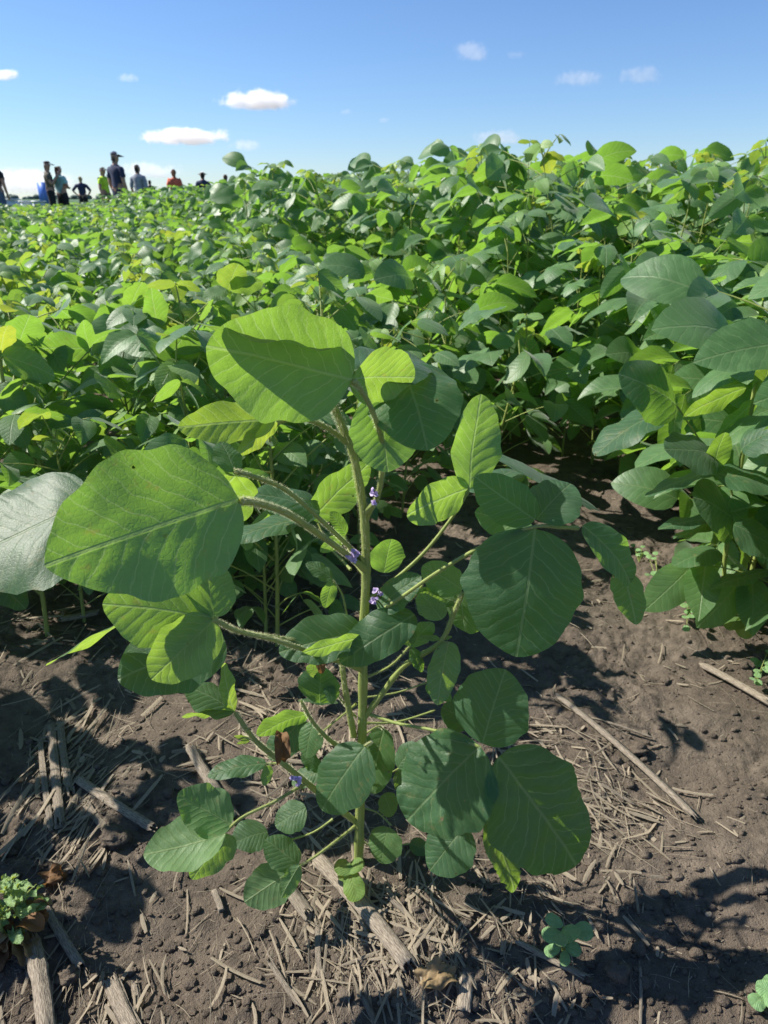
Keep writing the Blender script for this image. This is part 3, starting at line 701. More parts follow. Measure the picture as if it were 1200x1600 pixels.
# ------------------------------------------------------------------ neighbours given leaf by leaf
Yr = 1.16
def rp(b, t, w, side, lean, dy=0., **op):
    if side == 1: lean = min(lean+22, 66); w *= 1.18      # upper sides turn to the sun
    return ((b[0], b[1], Yr+dy), (t[0], t[1], Yr+dy+op.pop('dt', -.03)), w, side, lean, op)
right_leaves = [
    dict(petiole=[(1150, 770, Yr+.02), (1095, 690, Yr), (1056, 632, Yr-.02)], r=.0018, leaflets=[
        rp((1036, 641), (928, 711), .56, 1, 34, rnd=.8, droop=.3), rp((1056, 632), (966, 584), .72, 1, 20, rnd=.1), rp((1058, 634), (1054, 690), .42, -1, 30, rnd=.4, age=.1)]),
    dict(petiole=[(1165, 690, Yr), (1176, 640, Yr), (1186, 622, Yr)], r=.0018, leaflets=[
        rp((1166, 606), (1066, 654), .36, -1, 44, rnd=.3, age=.2), rp((1188, 625), (1117, 686), .36, -1, 50, rnd=.5, age=.1), rp((1190, 616), (1206, 560), .5, -1, 20, age=.3)]),
    dict(petiole=[(1148, 790, Yr), (1135, 740, Yr-.04), (1114, 722, Yr-.06)], r=.0018, leaflets=[
        rp((1116, 711), (1038, 703), .78, 1, 26, -.06, rnd=.7), rp((1113, 738), (1133, 676), .46, -1, 26, -.06, age=.15), rp((1114, 740), (1222, 764), .56, 1, 34, -.08, rnd=.65),
        rp((1112, 738), (1008, 776), .34, 1, 58, -.04, rnd=.85)]),
    dict(petiole=[(1155, 760, Yr), (1156, 720, Yr-.06), (1160, 704, Yr-.08)], r=.0016, leaflets=[rp((1158, 702), (1236, 660), .8, 1, 28, -.1, rnd=.75)]),
    dict(petiole=[(1135, 870, Yr), (1140, 836, Yr-.04), (1142, 812, Yr-.06)], r=.0016, leaflets=[
        rp((1143, 809), (1083, 775), .95, 1, 28, -.06, rnd=.7), rp((1140, 812), (1028, 826), .3, 1, 40, -.06, rnd=.8), rp((1140, 814), (1052, 842), .34, 1, 60, -.05, rnd=.6),
        rp((1146, 820), (1216, 862), .82, 1, 26, -.1, rnd=.8)]),
    dict(petiole=[(1132, 900, Yr), (1128, 880, Yr-.02), (1122, 862, Yr-.03)], r=.0013, leaflets=[rp((1122, 860), (1052, 884), .6, 1, 30, -.04, rnd=.85, age=.1)]),
    dict(petiole=[(1138, 930, Yr), (1180, 905, Yr-.05), (1206, 890, Yr-.06)], r=.0014, leaflets=[rp((1204, 892), (1110, 922), .42, 1, 44, -.06, rnd=.9), rp((1204, 892), (1270, 900), .5, 1, 30, -.08)]),
    dict(petiole=[(1135, 945, Yr), (1150, 958, Yr-.04), (1165, 968, Yr-.05)], r=.0010, leaflets=[
        rp((1150, 940), (1184, 924), .9, 1, 30, -.02, rnd=.9, age=.3), rp((1160, 965), (1140, 985), .8, 1, 20, -.05, rnd=.9, age=.35),
        rp((1178, 968), (1152, 992), .8, -1, 20, -.05, age=.7, label='small yellow dying leaf')]),
]
spec_plant('soybean_plant', 'leafy soybean plant at the right edge with pale sunlit leaves hanging over the bare soil', Yr, (1138, 965),
           [('stem', [(1138, 968, Yr), (1132, 880, Yr), (1148, 790, Yr), (1164, 690, Yr), (1180, 600, Yr), (1198, 500, Yr)], .0042, .0026)], right_leaves)

Yl = 1.32
def lp(b, t, w, side, lean, dy=0., **op):
    if side == 1: lean = min(lean+22, 66); w *= 1.18      # upper sides turn to the sun
    return ((b[0], b[1], Yl+dy), (t[0], t[1], Yl+dy+op.pop('dt', -.03)), w, side, lean, op)
spec_plant('soybean_plant', 'soybean plant with two bare upright stems at the left edge behind the big pale leaf', Yl, (84, 880),
           [('stem', [(60, 905, Yl), (36, 790, Yl), (22, 690, Yl), (4, 590, Yl), (-6, 540, Yl)], .0048, .003),
            ('stem', [(96, 880, Yl), (73, 765, Yl), (55, 695, Yl), (40, 645, Yl), (22, 590, Yl)], .0036, .002)], [
    dict(petiole=[(10, 620, Yl), (4, 580, Yl), (3, 556, Yl)], leaflets=[lp((3, 555), (86, 588), .56, -1, 30, rnd=.3, age=.1), lp((1, 552), (12, 508), .7, -1, 40, age=.8, label='yellow leaflet'), lp((1, 556), (-60, 560), .6, 1, 30)]),
    dict(petiole=[(20, 600, Yl), (26, 560, Yl+.05), (30, 540, Yl+.08)], leaflets=[lp((30, 539), (47, 492), .85, -1, 24, .08, rnd=.4)]),
    dict(petiole=[(45, 650, Yl), (100, 590, Yl+.1), (140, 547, Yl+.12)], leaflets=[lp((140, 546), (53, 545), .66, -1, 26, .12, rnd=.2), lp((142, 546), (190, 520), .6, 1, 40, .14, rnd=.8), lp((140, 544), (130, 500), .6, -1, 30, .14)]),
    dict(petiole=[(60, 760, Yl), (130, 690, Yl+.1), (205, 624, Yl+.12)], leaflets=[lp((204, 622), (163, 551), .66, -1, 24, .12, rnd=.35, age=.08), lp((207, 622), (262, 660), .5, 1, 45, .14, rnd=.8)]),
    dict(petiole=[(74, 770, Yl), (130, 680, Yl+.02), (180, 637, Yl+.04)], leaflets=[lp((178, 636), (65, 686), .46, -1, 36, .04, rnd=.4, age=.05, droop=.5), lp((176, 634), (120, 622), .5, -1, 40, .05)]),
    dict(petiole=[(76, 780, Yl), (105, 735, Yl), (125, 700, Yl)], leaflets=[lp((130, 690), (150, 660), .9, -1, 30, 0, age=.15), lp((126, 700), (98, 715), .8, -1, 30), lp((124, 700), (90, 650), .8, -1, 30, .05)]),
    dict(petiole=[(24, 690, Yl), (-20, 740, Yl-.1), (-40, 745, Yl-.12)], leaflets=[lp((-30, 742), (60, 752), .4, 1, 40, -.12, rnd=.1)]),
    ])
Y2 = 1.62
def mp(b, t, w, side, lean, dy=0., **op):
    if side == 1: lean = min(lean+22, 66); w *= 1.18      # upper sides turn to the sun
    return ((b[0], b[1], Y2+dy), (t[0], t[1], Y2+dy+op.pop('dt', -.03)), w, side, lean, op)
spec_plant('soybean_plant', 'soybean plant with a whorl of small pale young leaflets behind the big top leaf', Y2, (262, 800),
           [('stem', [(262, 805, Y2), (258, 720, Y2), (262, 640, Y2), (276, 560, Y2), (290, 500, Y2)], .004, .002)], [
    dict(petiole=[(262, 640, Y2), (256, 560, Y2-.03), (248, 516, Y2-.05)], leaflets=[mp((248, 514), (174, 547), .80, 1, 22, -.06, rnd=.9), mp((250, 512), (216, 590), .5, 1, 30, -.05, rnd=.8), mp((248, 512), (236, 450), .6, -1, 20)]),
    dict(petiole=[(276, 570, Y2), (276, 555, Y2-.04), (273, 545, Y2-.06)], leaflets=[mp((272, 545), (220, 578), .5, 1, 24, -.08, rnd=.9, age=.2), mp((273, 543), (300, 520), .7, 1, 30, -.06, rnd=.9, age=.2), mp((272, 546), (264, 598), .46, 1, 24, -.08, rnd=.9, age=.2)]),
    dict(petiole=[(284, 530, Y2), (296, 555, Y2-.06), (302, 574, Y2-.08)], leaflets=[mp((302, 574), (306, 636), .42, 1, 14, -.08, rnd=.7, age=.1)]),
    dict(petiole=[(260, 700, Y2), (285, 660, Y2-.06), (302, 634, Y2-.08)], leaflets=[mp((302, 632), (222, 668), .42, -1, 40, -.08, age=.25), mp((302, 632), (226, 628), .55, 1, 40, -.06, rnd=.1), mp((304, 636), (345, 690), .6, 1, 40, -.05, rnd=.8)]),
    dict(petiole=[(290, 510, Y2), (230, 480, Y2+.05), (200, 484, Y2+.06)], leaflets=[mp((200, 486), (147, 512), .85, -1, 26, .05), mp((203, 484), (222, 440), .7, -1, 30, .08, age=.1)]),
    dict(petiole=[(290, 505, Y2), (330, 470, Y2+.04), (354, 454, Y2+.05)], leaflets=[mp((356, 452), (372, 412), .95, -1, 20, .05, age=.35), mp((354, 452), (318, 468), .8, 1, 30, .05, age=.3), mp((358, 452), (410, 440), .6, -1, 40, .06, age=.2)]),
    ])
Y3 = 1.12
spec_plant('soybean_plant', 'soybean plant at the left edge with one big pale blistered leaf in front', Y3, (76, 1004),
           [('stem', [(76, 1006, Y3), (66, 930, Y3), (50, 850, Y3), (44, 800, Y3)], .0042, .003)], [
    dict(petiole=[(62, 905, Y3), (120, 850, Y3-.15), (156, 800, Y3-.28)], r=.002, leaflets=[
        ((150, 786, Y3-.28), (-48, 878, Y3-.33), 1.12, 1, 46, dict(rnd=.98, droop=.35, quilt=.0008, cup=.15)), ((156, 802, Y3-.28), (262, 862, Y3-.2), .5, 1, 40, dict(rnd=.8))]),
    dict(petiole=[(66, 930, Y3), (20, 900, Y3-.02), (-20, 905, Y3-.04)], leaflets=[((-10, 905, Y3-.04), (40, 952, Y3-.08), .6, 1, 20, dict(rnd=.2))])])

# ------------------------------------------------------------------ the crop: variants, rows and the far stand
def trifoliate(mb, org, az, el, plen, size, rng, age=0., nu=9, nv=6, stem_mat=0, leaf_mat_i=1, tip_down=.0):
    d = np.array([math.cos(az)*math.cos(el), math.sin(az)*math.cos(el), math.sin(el)]); h = np.array([math.cos(az), math.sin(az), 0])
    e = org+d*plen*.55+h*plen*.42*math.cos(el)+np.array([0, 0, plen*.45*math.sin(el)-.10*plen])
    tube(mb, [org, org+d*plen*.5, e], .0019, .0012, 5, 7, (.3, 0), stem_mat)
    side = np.array([-h[1], h[0], 0]); ra = e+h*size*.2+np.array([0, 0, rng.uniform(-.01, .01)])
    tube(mb, [e, ra], .0011, .001, 4, 3, (.3, 0), stem_mat)
    tilt = np.array([rng.gauss(0, .55)+SUN.x*.42, rng.gauss(0, .55)+SUN.y*.42, 1.0])
    for q, (o, dirv, s) in enumerate(((ra, h, 1.08), (e, side*.95+h*.25, .95), (e, -side*.95+h*.25, .95))):
        dz = min(.12, rng.gauss(-.5, .45))-tip_down; t = nrm(dirv+np.array([rng.gauss(0, .18), rng.gauss(0, .18), dz])); L = size*s*rng.uniform(.85, 1.12)
        V, F, UV, tip = leaf_local(L, L*rng.uniform(.54, .74), nu, nv, rng.uniform(.1, 1.0), rng.uniform(-.05, .45), rng.uniform(0, .3), rng.uniform(.0, .04), 0, rng.randrange(9999), a=rng.uniform(.48, .62), b=rng.uniform(.72, 1.0))
        mb.add(frame_leaf(V, tip, o, o+t*L, nrm(tilt+np.array([rng.gauss(0, .3), rng.gauss(0, .3), 0]))), F, UV, (rng.random(), age), leaf_mat_i)

LEAF_LIB = []
for i in range(14):
    rng = random.Random(100+i); mb = MB(); big = i >= 7
    trifoliate(mb, np.zeros(3), 0., rng.uniform(.35, .95), rng.uniform(.13, .21)*(1 if big else .8), rng.uniform(.092, .128)*(1 if big else .74), rng, max(0, rng.gauss(.02, .07)))
    LEAF_LIB.append((mb, mb.mesh('leaf', [M_STEM, M_FIELD])))
TIP_LIB = []
for i in range(4):
    rng = random.Random(300+i); mb = MB()
    for q in range(3):
        trifoliate(mb, np.array([0, 0, .01*q]), q*2.2+rng.random(), rng.uniform(.9, 1.3), rng.uniform(.03, .07), rng.uniform(.035, .06), rng, rng.uniform(.35, .8), 6, 4)
    TIP_LIB.append((mb, mb.mesh('shoot_tip', [M_STEM, M_FIELD])))
def plant_layout(height, rng, dense):
    """(index, position, turn, scale) of every leaf on a plant of this height"""
    n = int((15 if dense else 17)+height*6); out = []
    lean = np.array([rng.gauss(0, .05), rng.gauss(0, .05)])
    for k in range(n):
        f = .09+.87*k/(n-1); z = height*f*.86; az = k*2.4+rng.uniform(-.6, .6)
        out.append((rng.randrange(7)+(7 if dense else 0), np.array([lean[0]*f, lean[1]*f, z]), az, rng.uniform(.8, 1.12)*(.85 if f < .25 else 1.0)))
    return out, lean
def plant_stem(height, lean, rng):
    mb = MB(); tube(mb, [(0, 0, -.02), (lean[0]*.4+rng.uniform(-.01, .01), lean[1]*.4, height*.4), (lean[0]*.9, lean[1]*.9, height*.86)], .0045, .0022, 7, 10, (.3, 0))
    return mb
VAR = []
for i in range(16):
    rng = random.Random(500+i); tall = i >= 6
    hgt = (.62 if i >= 12 else .97 if tall else .56)*rng.uniform(.93, 1.07)
    lay, lean = plant_layout(hgt, rng, tall); sm = plant_stem(hgt, lean, rng)
    fm = MB()
    for idx, pos, az, s in lay:
        m4 = np.eye(4); c, s_ = math.cos(az)*s, math.sin(az)*s
        m4[:3, :3] = [[c, -s_, 0], [s_, c, 0], [0, 0, s]]; m4[:3, 3] = pos
        fm.inst(LEAF_LIB[idx][0].arrays(), m4, rng.random())
    VAR.append(dict(h=hgt, lay=lay, lean=lean, stem=sm.mesh('stem', [M_STEM]), stem_mb=sm, fol=fm.mesh('foliage', [M_STEM, M_FIELD]), fol_mb=fm))

ROW_AZ = R(-22); RD = np.array([math.sin(ROW_AZ), math.cos(ROW_AZ)]); RN = np.array([math.cos(ROW_AZ), -math.sin(ROW_AZ)]); ROW0 = np.array([-.03, .63]); SP = .385
def in_view(x, y, m=.25):
    zc = y*math.cos(PITCH)+.2; return zc > .2 and abs(x) < zc*600/FPX+m
cand = []; rng = random.Random(77)
for row in range(-60, 60):
    s = -2.2
    while s < 60:
        s += rng.uniform(.14, .22)*(1 if s < 5 else 1.25 if s < 14 else 2.2)
        p = ROW0+RN*row*SP+RD*s+np.array([rng.gauss(0, .025), rng.gauss(0, .025)])
        x, y = p
        if y < .6 or y > 34 or not in_view(x, y, .55): continue
        pxx = 600+FPX*x/(y*math.cos(PITCH)+.2)
        if row == 0 and y < 1.02: continue
        if row == 1 and y < 1.72: continue
        if row == 2 and y < 1.78 and not (y < 1.12 and x > .70): continue
        if row == -1 and y < 1.2: continue
        if row < -1 and y < 1.45 and pxx > -90: continue
        if row >= 3 and y < .95: continue
        tall = row >= 3 or (row == 2 and rng.random() < .12 and y > 2.4)
        sc = (1.0 if row >= 3 else .96)*rng.uniform(.88, 1.1)
        if row == 3: sc *= .93
        if tall and y < 2.6: sc *= .80 if y < 2.2 else .9
        if row in (1, 2) and not tall: sc *= .96 if row == 2 else 1.04
        if row == 0 and y < 1.9: sc *= 1.08
        if not tall: sc *= 1+min(.12, max(0, (y-4)*.02))
        cand.append((math.hypot(x, y), x, y, tall, sc, row))
near_wall = [ground_at(px, py) for px, py in ((1225, 905), (1275, 985), (1180, 850), (1100, 800), (1045, 772), (1250, 830), (985, 752), (1165, 925), (1215, 1000), (1300, 905), (1140, 868), (1085, 835))]
for p in near_wall: cand.append((math.hypot(p[0], p[1]), p[0], p[1], None, rng.uniform(.98, 1.14), 2))
for px, py in ((415, 985), (362, 945), (486, 905), (205, 935), (130, 965), (300, 895), (560, 862), (628, 800), (250, 880), (430, 870), (30, 950)):
    p = ground_at(px, py); cand.append((math.hypot(p[0], p[1]), p[0], p[1], False, rng.uniform(.72, .9), 0))
cand.sort()
def copy_of(name, me, parent=None, loc=None, rz=0., s=1.):
    o = bpy.data.objects.new(name, me); C.objects.link(o)
    if parent: o.parent = parent
    if loc is not None: o.location = loc
    o.rotation_euler = (0, 0, rz); o.scale = (s, s, s); return o
N_IND = 296; rng = random.Random(41)
for i, (d, x, y, tall, sc, row) in enumerate(cand[:N_IND]):
    v = VAR[rng.randrange(4)+12] if (tall is None or (row == 2 and not tall)) else VAR[rng.randrange(6)+(6 if tall else 0)]
    lab, grp = (('tall dense soybean plant in the high stand at the right and middle', 'tall soybean plants of the high stand') if tall else
                ('short bushy soybean plant with bright green leaves in the low rows', 'short soybean plants of the low rows'))
    root = thing('soybean_plant', lab, 'soybean plant', (x, y, float(ground_h(x, y))), rng.uniform(0, 6.28), grp); root.scale = (sc, sc, sc)
    root.rotation_euler = (rng.gauss(0, .05), rng.gauss(0, .05), rng.uniform(0, 6.28))
    copy_of('stem', v['stem'], root)
    if i < 50:
        for idx, pos, az, s in v['lay']: copy_of('leaf', LEAF_LIB[idx][1], root, tuple(pos), az, s)
    else: copy_of('foliage', v['fol'], root)
    copy_of('shoot_tip', TIP_LIB[rng.randrange(4)][1], root, (v['lean'][0]*.9, v['lean'][1]*.9, v['h']*.85), rng.uniform(0, 6.28), rng.uniform(.8, 1.3))
# the rest of the stand, past counting: one object
far = MB(); rng = random.Random(43)
LOW = []
for i in range(8):
    r2 = random.Random(700+i); mb = MB(); h = .97 if i >= 4 else .56
    for k_ in range(17):
        f = r2.uniform(.35, 1)
        trifoliate(mb, np.array([r2.gauss(0, .03), r2.gauss(0, .03), h*f*.84]), k_*2.4+r2.random(), r2.uniform(.3, 1), r2.uniform(.12, .2)*(1 if i >= 4 else .8), r2.uniform(.092, .128)*(1 if i >= 4 else .75), r2, max(0, r2.gauss(.03, .1)), 6, 4)
    trifoliate(mb, np.array([0, 0, h*.84]), r2.random()*6, 1.2, .06, .05, r2, .6, 4, 2)
    LOW.append(mb.arrays())
for (d, x, y, tall, sc, row) in cand[N_IND:]:
    a = rng.uniform(0, 6.28); m4 = np.eye(4); s = sc*(1.0 if d < 14 else 1.15); c, s_ = math.cos(a)*s, math.sin(a)*s
    m4[:3, :3] = [[c, -s_, 0], [s_, c, 0], [0, 0, sc]]; m4[:3, 3] = (x, y, 0)
    far.inst(LOW[rng.randrange(4)+(4 if tall else 0)], m4, rng.random())
tag(far.build('crop_field', [M_STEM, M_FIELD]), 'dense stand of soybean plants stretching away to the horizon', 'crop field', kind='stuff')
# beyond the stand: the canopy top as rolling leafy ground, then a far tree line
mb = MB(); xs = np.concatenate([np.linspace(-900, -40, 60), np.linspace(-38, 38, 160), np.linspace(40, 900, 60)]); ys = np.concatenate([np.linspace(33, 80, 120), np.geomspace(82, 700, 60)])
XX, YY = np.meshgrid(xs, ys, indexing='ij'); ZZ = .5+.09*perlin(XX*2.7, YY*2.7)+.08*perlin(XX*.4, YY*.4)
k = len(ys); I, J = np.meshgrid(np.arange(len(xs)-1), np.arange(k-1), indexing='ij')
mb.add(np.stack([XX, YY, ZZ], -1).reshape(-1, 3), np.stack([I*k+J, (I+1)*k+J, (I+1)*k+J+1, I*k+J+1], -1).reshape(-1, 4))
M_CAN = flat_mat('far_canopy', (.075, .15, .04), .7, .5, 1.2, 1.0)
tag(mb.build('far_crop', M_CAN), 'green crop canopy far off below the horizon', 'crop field', kind='stuff')
mb = MB(); rng = random.Random(3); M_TREE = flat_mat('far_foliage', (.10, .15, .12), .9, .5, .3, 1.0)
for i in range(420):
    x = rng.uniform(-560, 560); y = 620+rng.uniform(-40, 60); s = rng.uniform(1.0, 2.4); q = rng.random()*90
    dd = 1+.5*perlin(CSV[:, 0]*2+q, CSV[:, 1]*2+CSV[:, 2]*2)
    mb.add(CSV*dd[:, None]*np.array([s*1.5, s*1.5, s])+np.array([x, y, s*.7]), CSF)
tag(mb.build('treeline', M_TREE), 'low dark tree line far off on the horizon', 'trees', kind='stuff')

# ------------------------------------------------------------------ seedlings, weeds, dead leaves
def seedling(name, label, base_px, leaves, cat='seedling', m=None, r=.0008, group=None):
    g = ground_at(*base_px); g[2] = float(ground_h(g[0], g[1])); root = thing(name, label, cat, tuple(g), 0, group)
    for i, (tx, ty, up, L, wr, dy, age) in enumerate(leaves):      # leaf tip in the photo, leaf centre height above ground
        t = ray(tx, ty); P1 = CAMP+t*((H_CAM-g[2]-up)/-t[2])-g
        hz = np.array([P1[0], P1[1], 0]); hz = nrm(hz) if np.linalg.norm(hz) > .004 else np.array([0, -1., 0])
        P0 = P1-hz*L*.93-np.array([0, 0, L*dy])
        mb = MB(); tube(mb, [(0, 0, -.004), P0*.5+np.array([0, 0, P0[2]*.15]), P0], r, r*.7, 6, 8, (.1, 0), 0)
        pet = mb.build('petiole', [M_STEM], root)
        V, F, UV, tip = leaf_local(L, L*wr, 14, 12, .3, .15, .25, .03, .0006, i*7+int(tx), a=.6, b=.42)
        mb = MB(); mb.add(frame_leaf(V, tip, P0, P1, np.array([SUN.x*.4, -.35, 1.])), F, UV, (.5+.07*i, age))
        mb.build('leaf', m or M_WEED, pet)
    return root
seedling('seedling', 'small broadleaf seedling with rounded pale leaves alone on dark bare soil at the bottom', (880, 1492), [
    (852, 1432, .05, .021, .66, .2, .1), (846, 1460, .035, .024, .72, 0, .05), (898, 1470, .05, .024, .9, .3, .15), (926, 1452, .04, .023, .9, .1, .1),
    (852, 1492, .02, .022, .6, -.1, 0), (908, 1490, .02, .020, .75, 0, 0), (882, 1510, .016, .017, .7, -.2, .05), (872, 1478, .055, .020, .8, .2, .2)], r=.0012)
seedling('seedling', 'small seedling cut off by the bottom right corner of the photo', (1192, 1560), [
    (1180, 1540, .02, .022, .8, 0, 0), (1174, 1572, .012, .02, .9, 0, 0), (1214, 1530, .02, .024, .8, 0, 0), (1216, 1580, .02, .022, .8, 0, 0)], r=.0010)
seedling('soybean_sprout', 'tiny yellow green sprout with crinkled leaflets at the foot of the tall plant', (548, 1396), [
    (560, 1408, .020, .032, .74, -.5, .9), (524, 1348, .042, .024, .8, .2, .8), (568, 1344, .044, .024, .7, .3, .85), (528, 1364, .03, .018, .8, .1, .9)], 'sprout', M_LEAF)
rng = random.Random(21)
for (px, py, sp, cnt, lab) in ((1090, 940, 26, 13, 'little weed with round leaves under the leafy plant at the right edge'),
                               (1072, 968, 18, 9, 'lowest little round leaved weed on the shaded soil right of the dark leaf'),
                               (1028, 905, 26, 10, 'little pale weed beside the folded drooping leaf'),
                               (1000, 868, 12, 6, 'tiny pale weed just above the folded drooping leaf'),
                               (1185, 1052, 24, 11, 'bright little weed on sunlit soil at the right edge'),
                               (774, 1128+250, 0, 0, '')):
    if cnt: seedling('weed_seedling', lab, (px, py), [(px+rng.gauss(0, sp*.6), py-6+rng.gauss(0, sp*.55), rng.uniform(.012, .035), rng.uniform(.014, .021), .72, rng.uniform(-.2, .3), rng.uniform(0, .25)) for _ in range(cnt)], 'weed', None, .0007)
# leafy weed at the left edge with dry leaves under it
g = ground_at(22, 1462); g[2] = float(ground_h(g[0], g[1])); wd = thing('leafy_weed', 'leafy green weed with withered brown lower leaves at the bottom left edge', 'weed', tuple(g)); rng = random.Random(9)
mb = MB()
for k in range(4): tube(mb, [(0, 0, -.01), (rng.gauss(0, .012), rng.gauss(0, .01), .03), (rng.gauss(0, .022), rng.gauss(0, .012), .07)], .0022, .0012, 6, 8, (.4, 0))
mb.build('stem', [M_STEM], wd)
for k in range(70):
    top = k > 14; z = rng.uniform(.045, .092) if top else rng.uniform(.02, .05); az = rng.uniform(0, 6.28); rr = rng.uniform(.0, .024); L = rng.uniform(.009, .022) if top else rng.uniform(.018, .034)
    P0 = np.array([math.cos(az)*rr, math.sin(az)*rr*.8, z]); d = nrm(np.array([math.cos(az), math.sin(az), rng.uniform(.1, 1.6 if top else .5)]))
    V, F, UV, tip = leaf_local(L, L*rng.uniform(.34, .55), 18, 12, rng.uniform(.2, 1.3), rng.uniform(.1, .7), .1, .17, .0006, k, a=.7, b=.7, rag=.8)
    mb = MB(); mb.add(frame_leaf(V, tip, P0, P0+d*L, np.array([rng.gauss(0, .4), rng.gauss(-.3, .4), 1.])), F, UV, (rng.random(), rng.uniform(.35, 1.) if top else .4)); mb.build('leaf', M_WEED, wd)
for k in range(24):
    az = rng.uniform(0, 6.28); L = rng.uniform(.02, .045); P0 = np.array([math.cos(az)*.012, math.sin(az)*.01, rng.uniform(.006, .04)]); d = nrm(np.array([math.cos(az), math.sin(az), rng.uniform(-.4, .3)]))
    V, F, UV, tip = leaf_local(L, L*.6, 16, 12, rng.uniform(.8, 2.), rng.uniform(.4, .9), .1, .12, .001, k+90)
    mb = MB(); mb.add(frame_leaf(V, tip, P0, P0+d*L*.8, np.array([rng.gauss(0, .5), rng.gauss(0, .5), 1.])), F, UV, (rng.random()*.5, 0))
    o = mb.build('leaf', M_TAN if k % 2 else M_DEAD, wd)
    if k == 0: o['label'] = 'withered brown leaf'
def dead_leaf(px, py, L, ang, label, m, seed, curl=1.8):
    g = ground_at(px, py); g[2] = float(ground_h(g[0], g[1]))+.004; d = np.array([math.cos(R(ang)), math.sin(R(ang)), 0])
    V, F, UV, tip = leaf_local(L, L*.62, 30, 22, curl, .7, .3, .17, .0026, seed)
    V += .1*L*np.stack([perlin(UV[:, 0]*4+seed, UV[:, 1]*4), perlin(UV[:, 0]*5, UV[:, 1]*5+seed), 1.6*perlin(UV[:, 0]*6+seed, UV[:, 1]*6)], -1)
    mb = MB(); V = frame_leaf(V, tip, -d*L*.3, d*L*.3, np.array([.2, -.2, 1.])); V[:, 2] -= V[:, 2].min(); V[:, 2] -= .003
    mb.add(V, F, UV, (.2, .3))
    tag(mb.build('dead_leaf', m, None, tuple(g)), label, 'dead leaf', 'dead leaves on the soil')
dead_leaf(682, 1528, .060, 10, 'crumpled brown dead leaf on the straw at the bottom middle', M_TAN, 3)
dead_leaf(84, 1366, .040, 20, 'curled rusty brown dead leaf right of the leafy weed', M_DEAD, 4, 2.4)
dead_leaf(100, 962, .050, 60, 'papery tan dead leaf beneath the big pale leaf', M_TAN, 5, .8)
dead_leaf(598, 1440, .026, 100, 'small tan dead leaf beside the thick grey stalk', M_TAN, 6, .8)
def clod(px, py, r, label, seed):
    V, F = cube_sphere(8); q = seed*7.1; g = ground_at(px, py); g[2] = float(ground_h(g[0], g[1]))
    d = 1+.5*perlin(V[:, 0]*1.4+q, V[:, 1]*1.4+V[:, 2]*1.7)+.22*perlin(V[:, 0]*4+q, V[:, 2]*4-V[:, 1]*4)+.1*perlin(V[:, 0]*9+q, V[:, 1]*9+V[:, 2]*9)
    mb = MB(); V = V*d[:, None]*np.array([r, r*.9, r*.75]); V[:, 2] += r*.35; mb.add(V, F)
    tag(mb.build('soil_clod', M_SOIL, None, tuple(g)), label, 'clod')
clod(178, 1302, .018, 'biggest rounded brown clod of soil beside the lying grey stalk', 1)
clod(104, 1516, .012, 'rounded clod of soil between the two stalks under the weed', 2)
clod(728, 1518-2, .009, 'small clod of soil by the short dark stump', 3)
clod(966, 1520, .012, 'sunlit clod of soil right of the small seedling', 4)
clod(1000, 1165, .013, 'lumpy clod of soil on the sunlit patch at the right', 5)

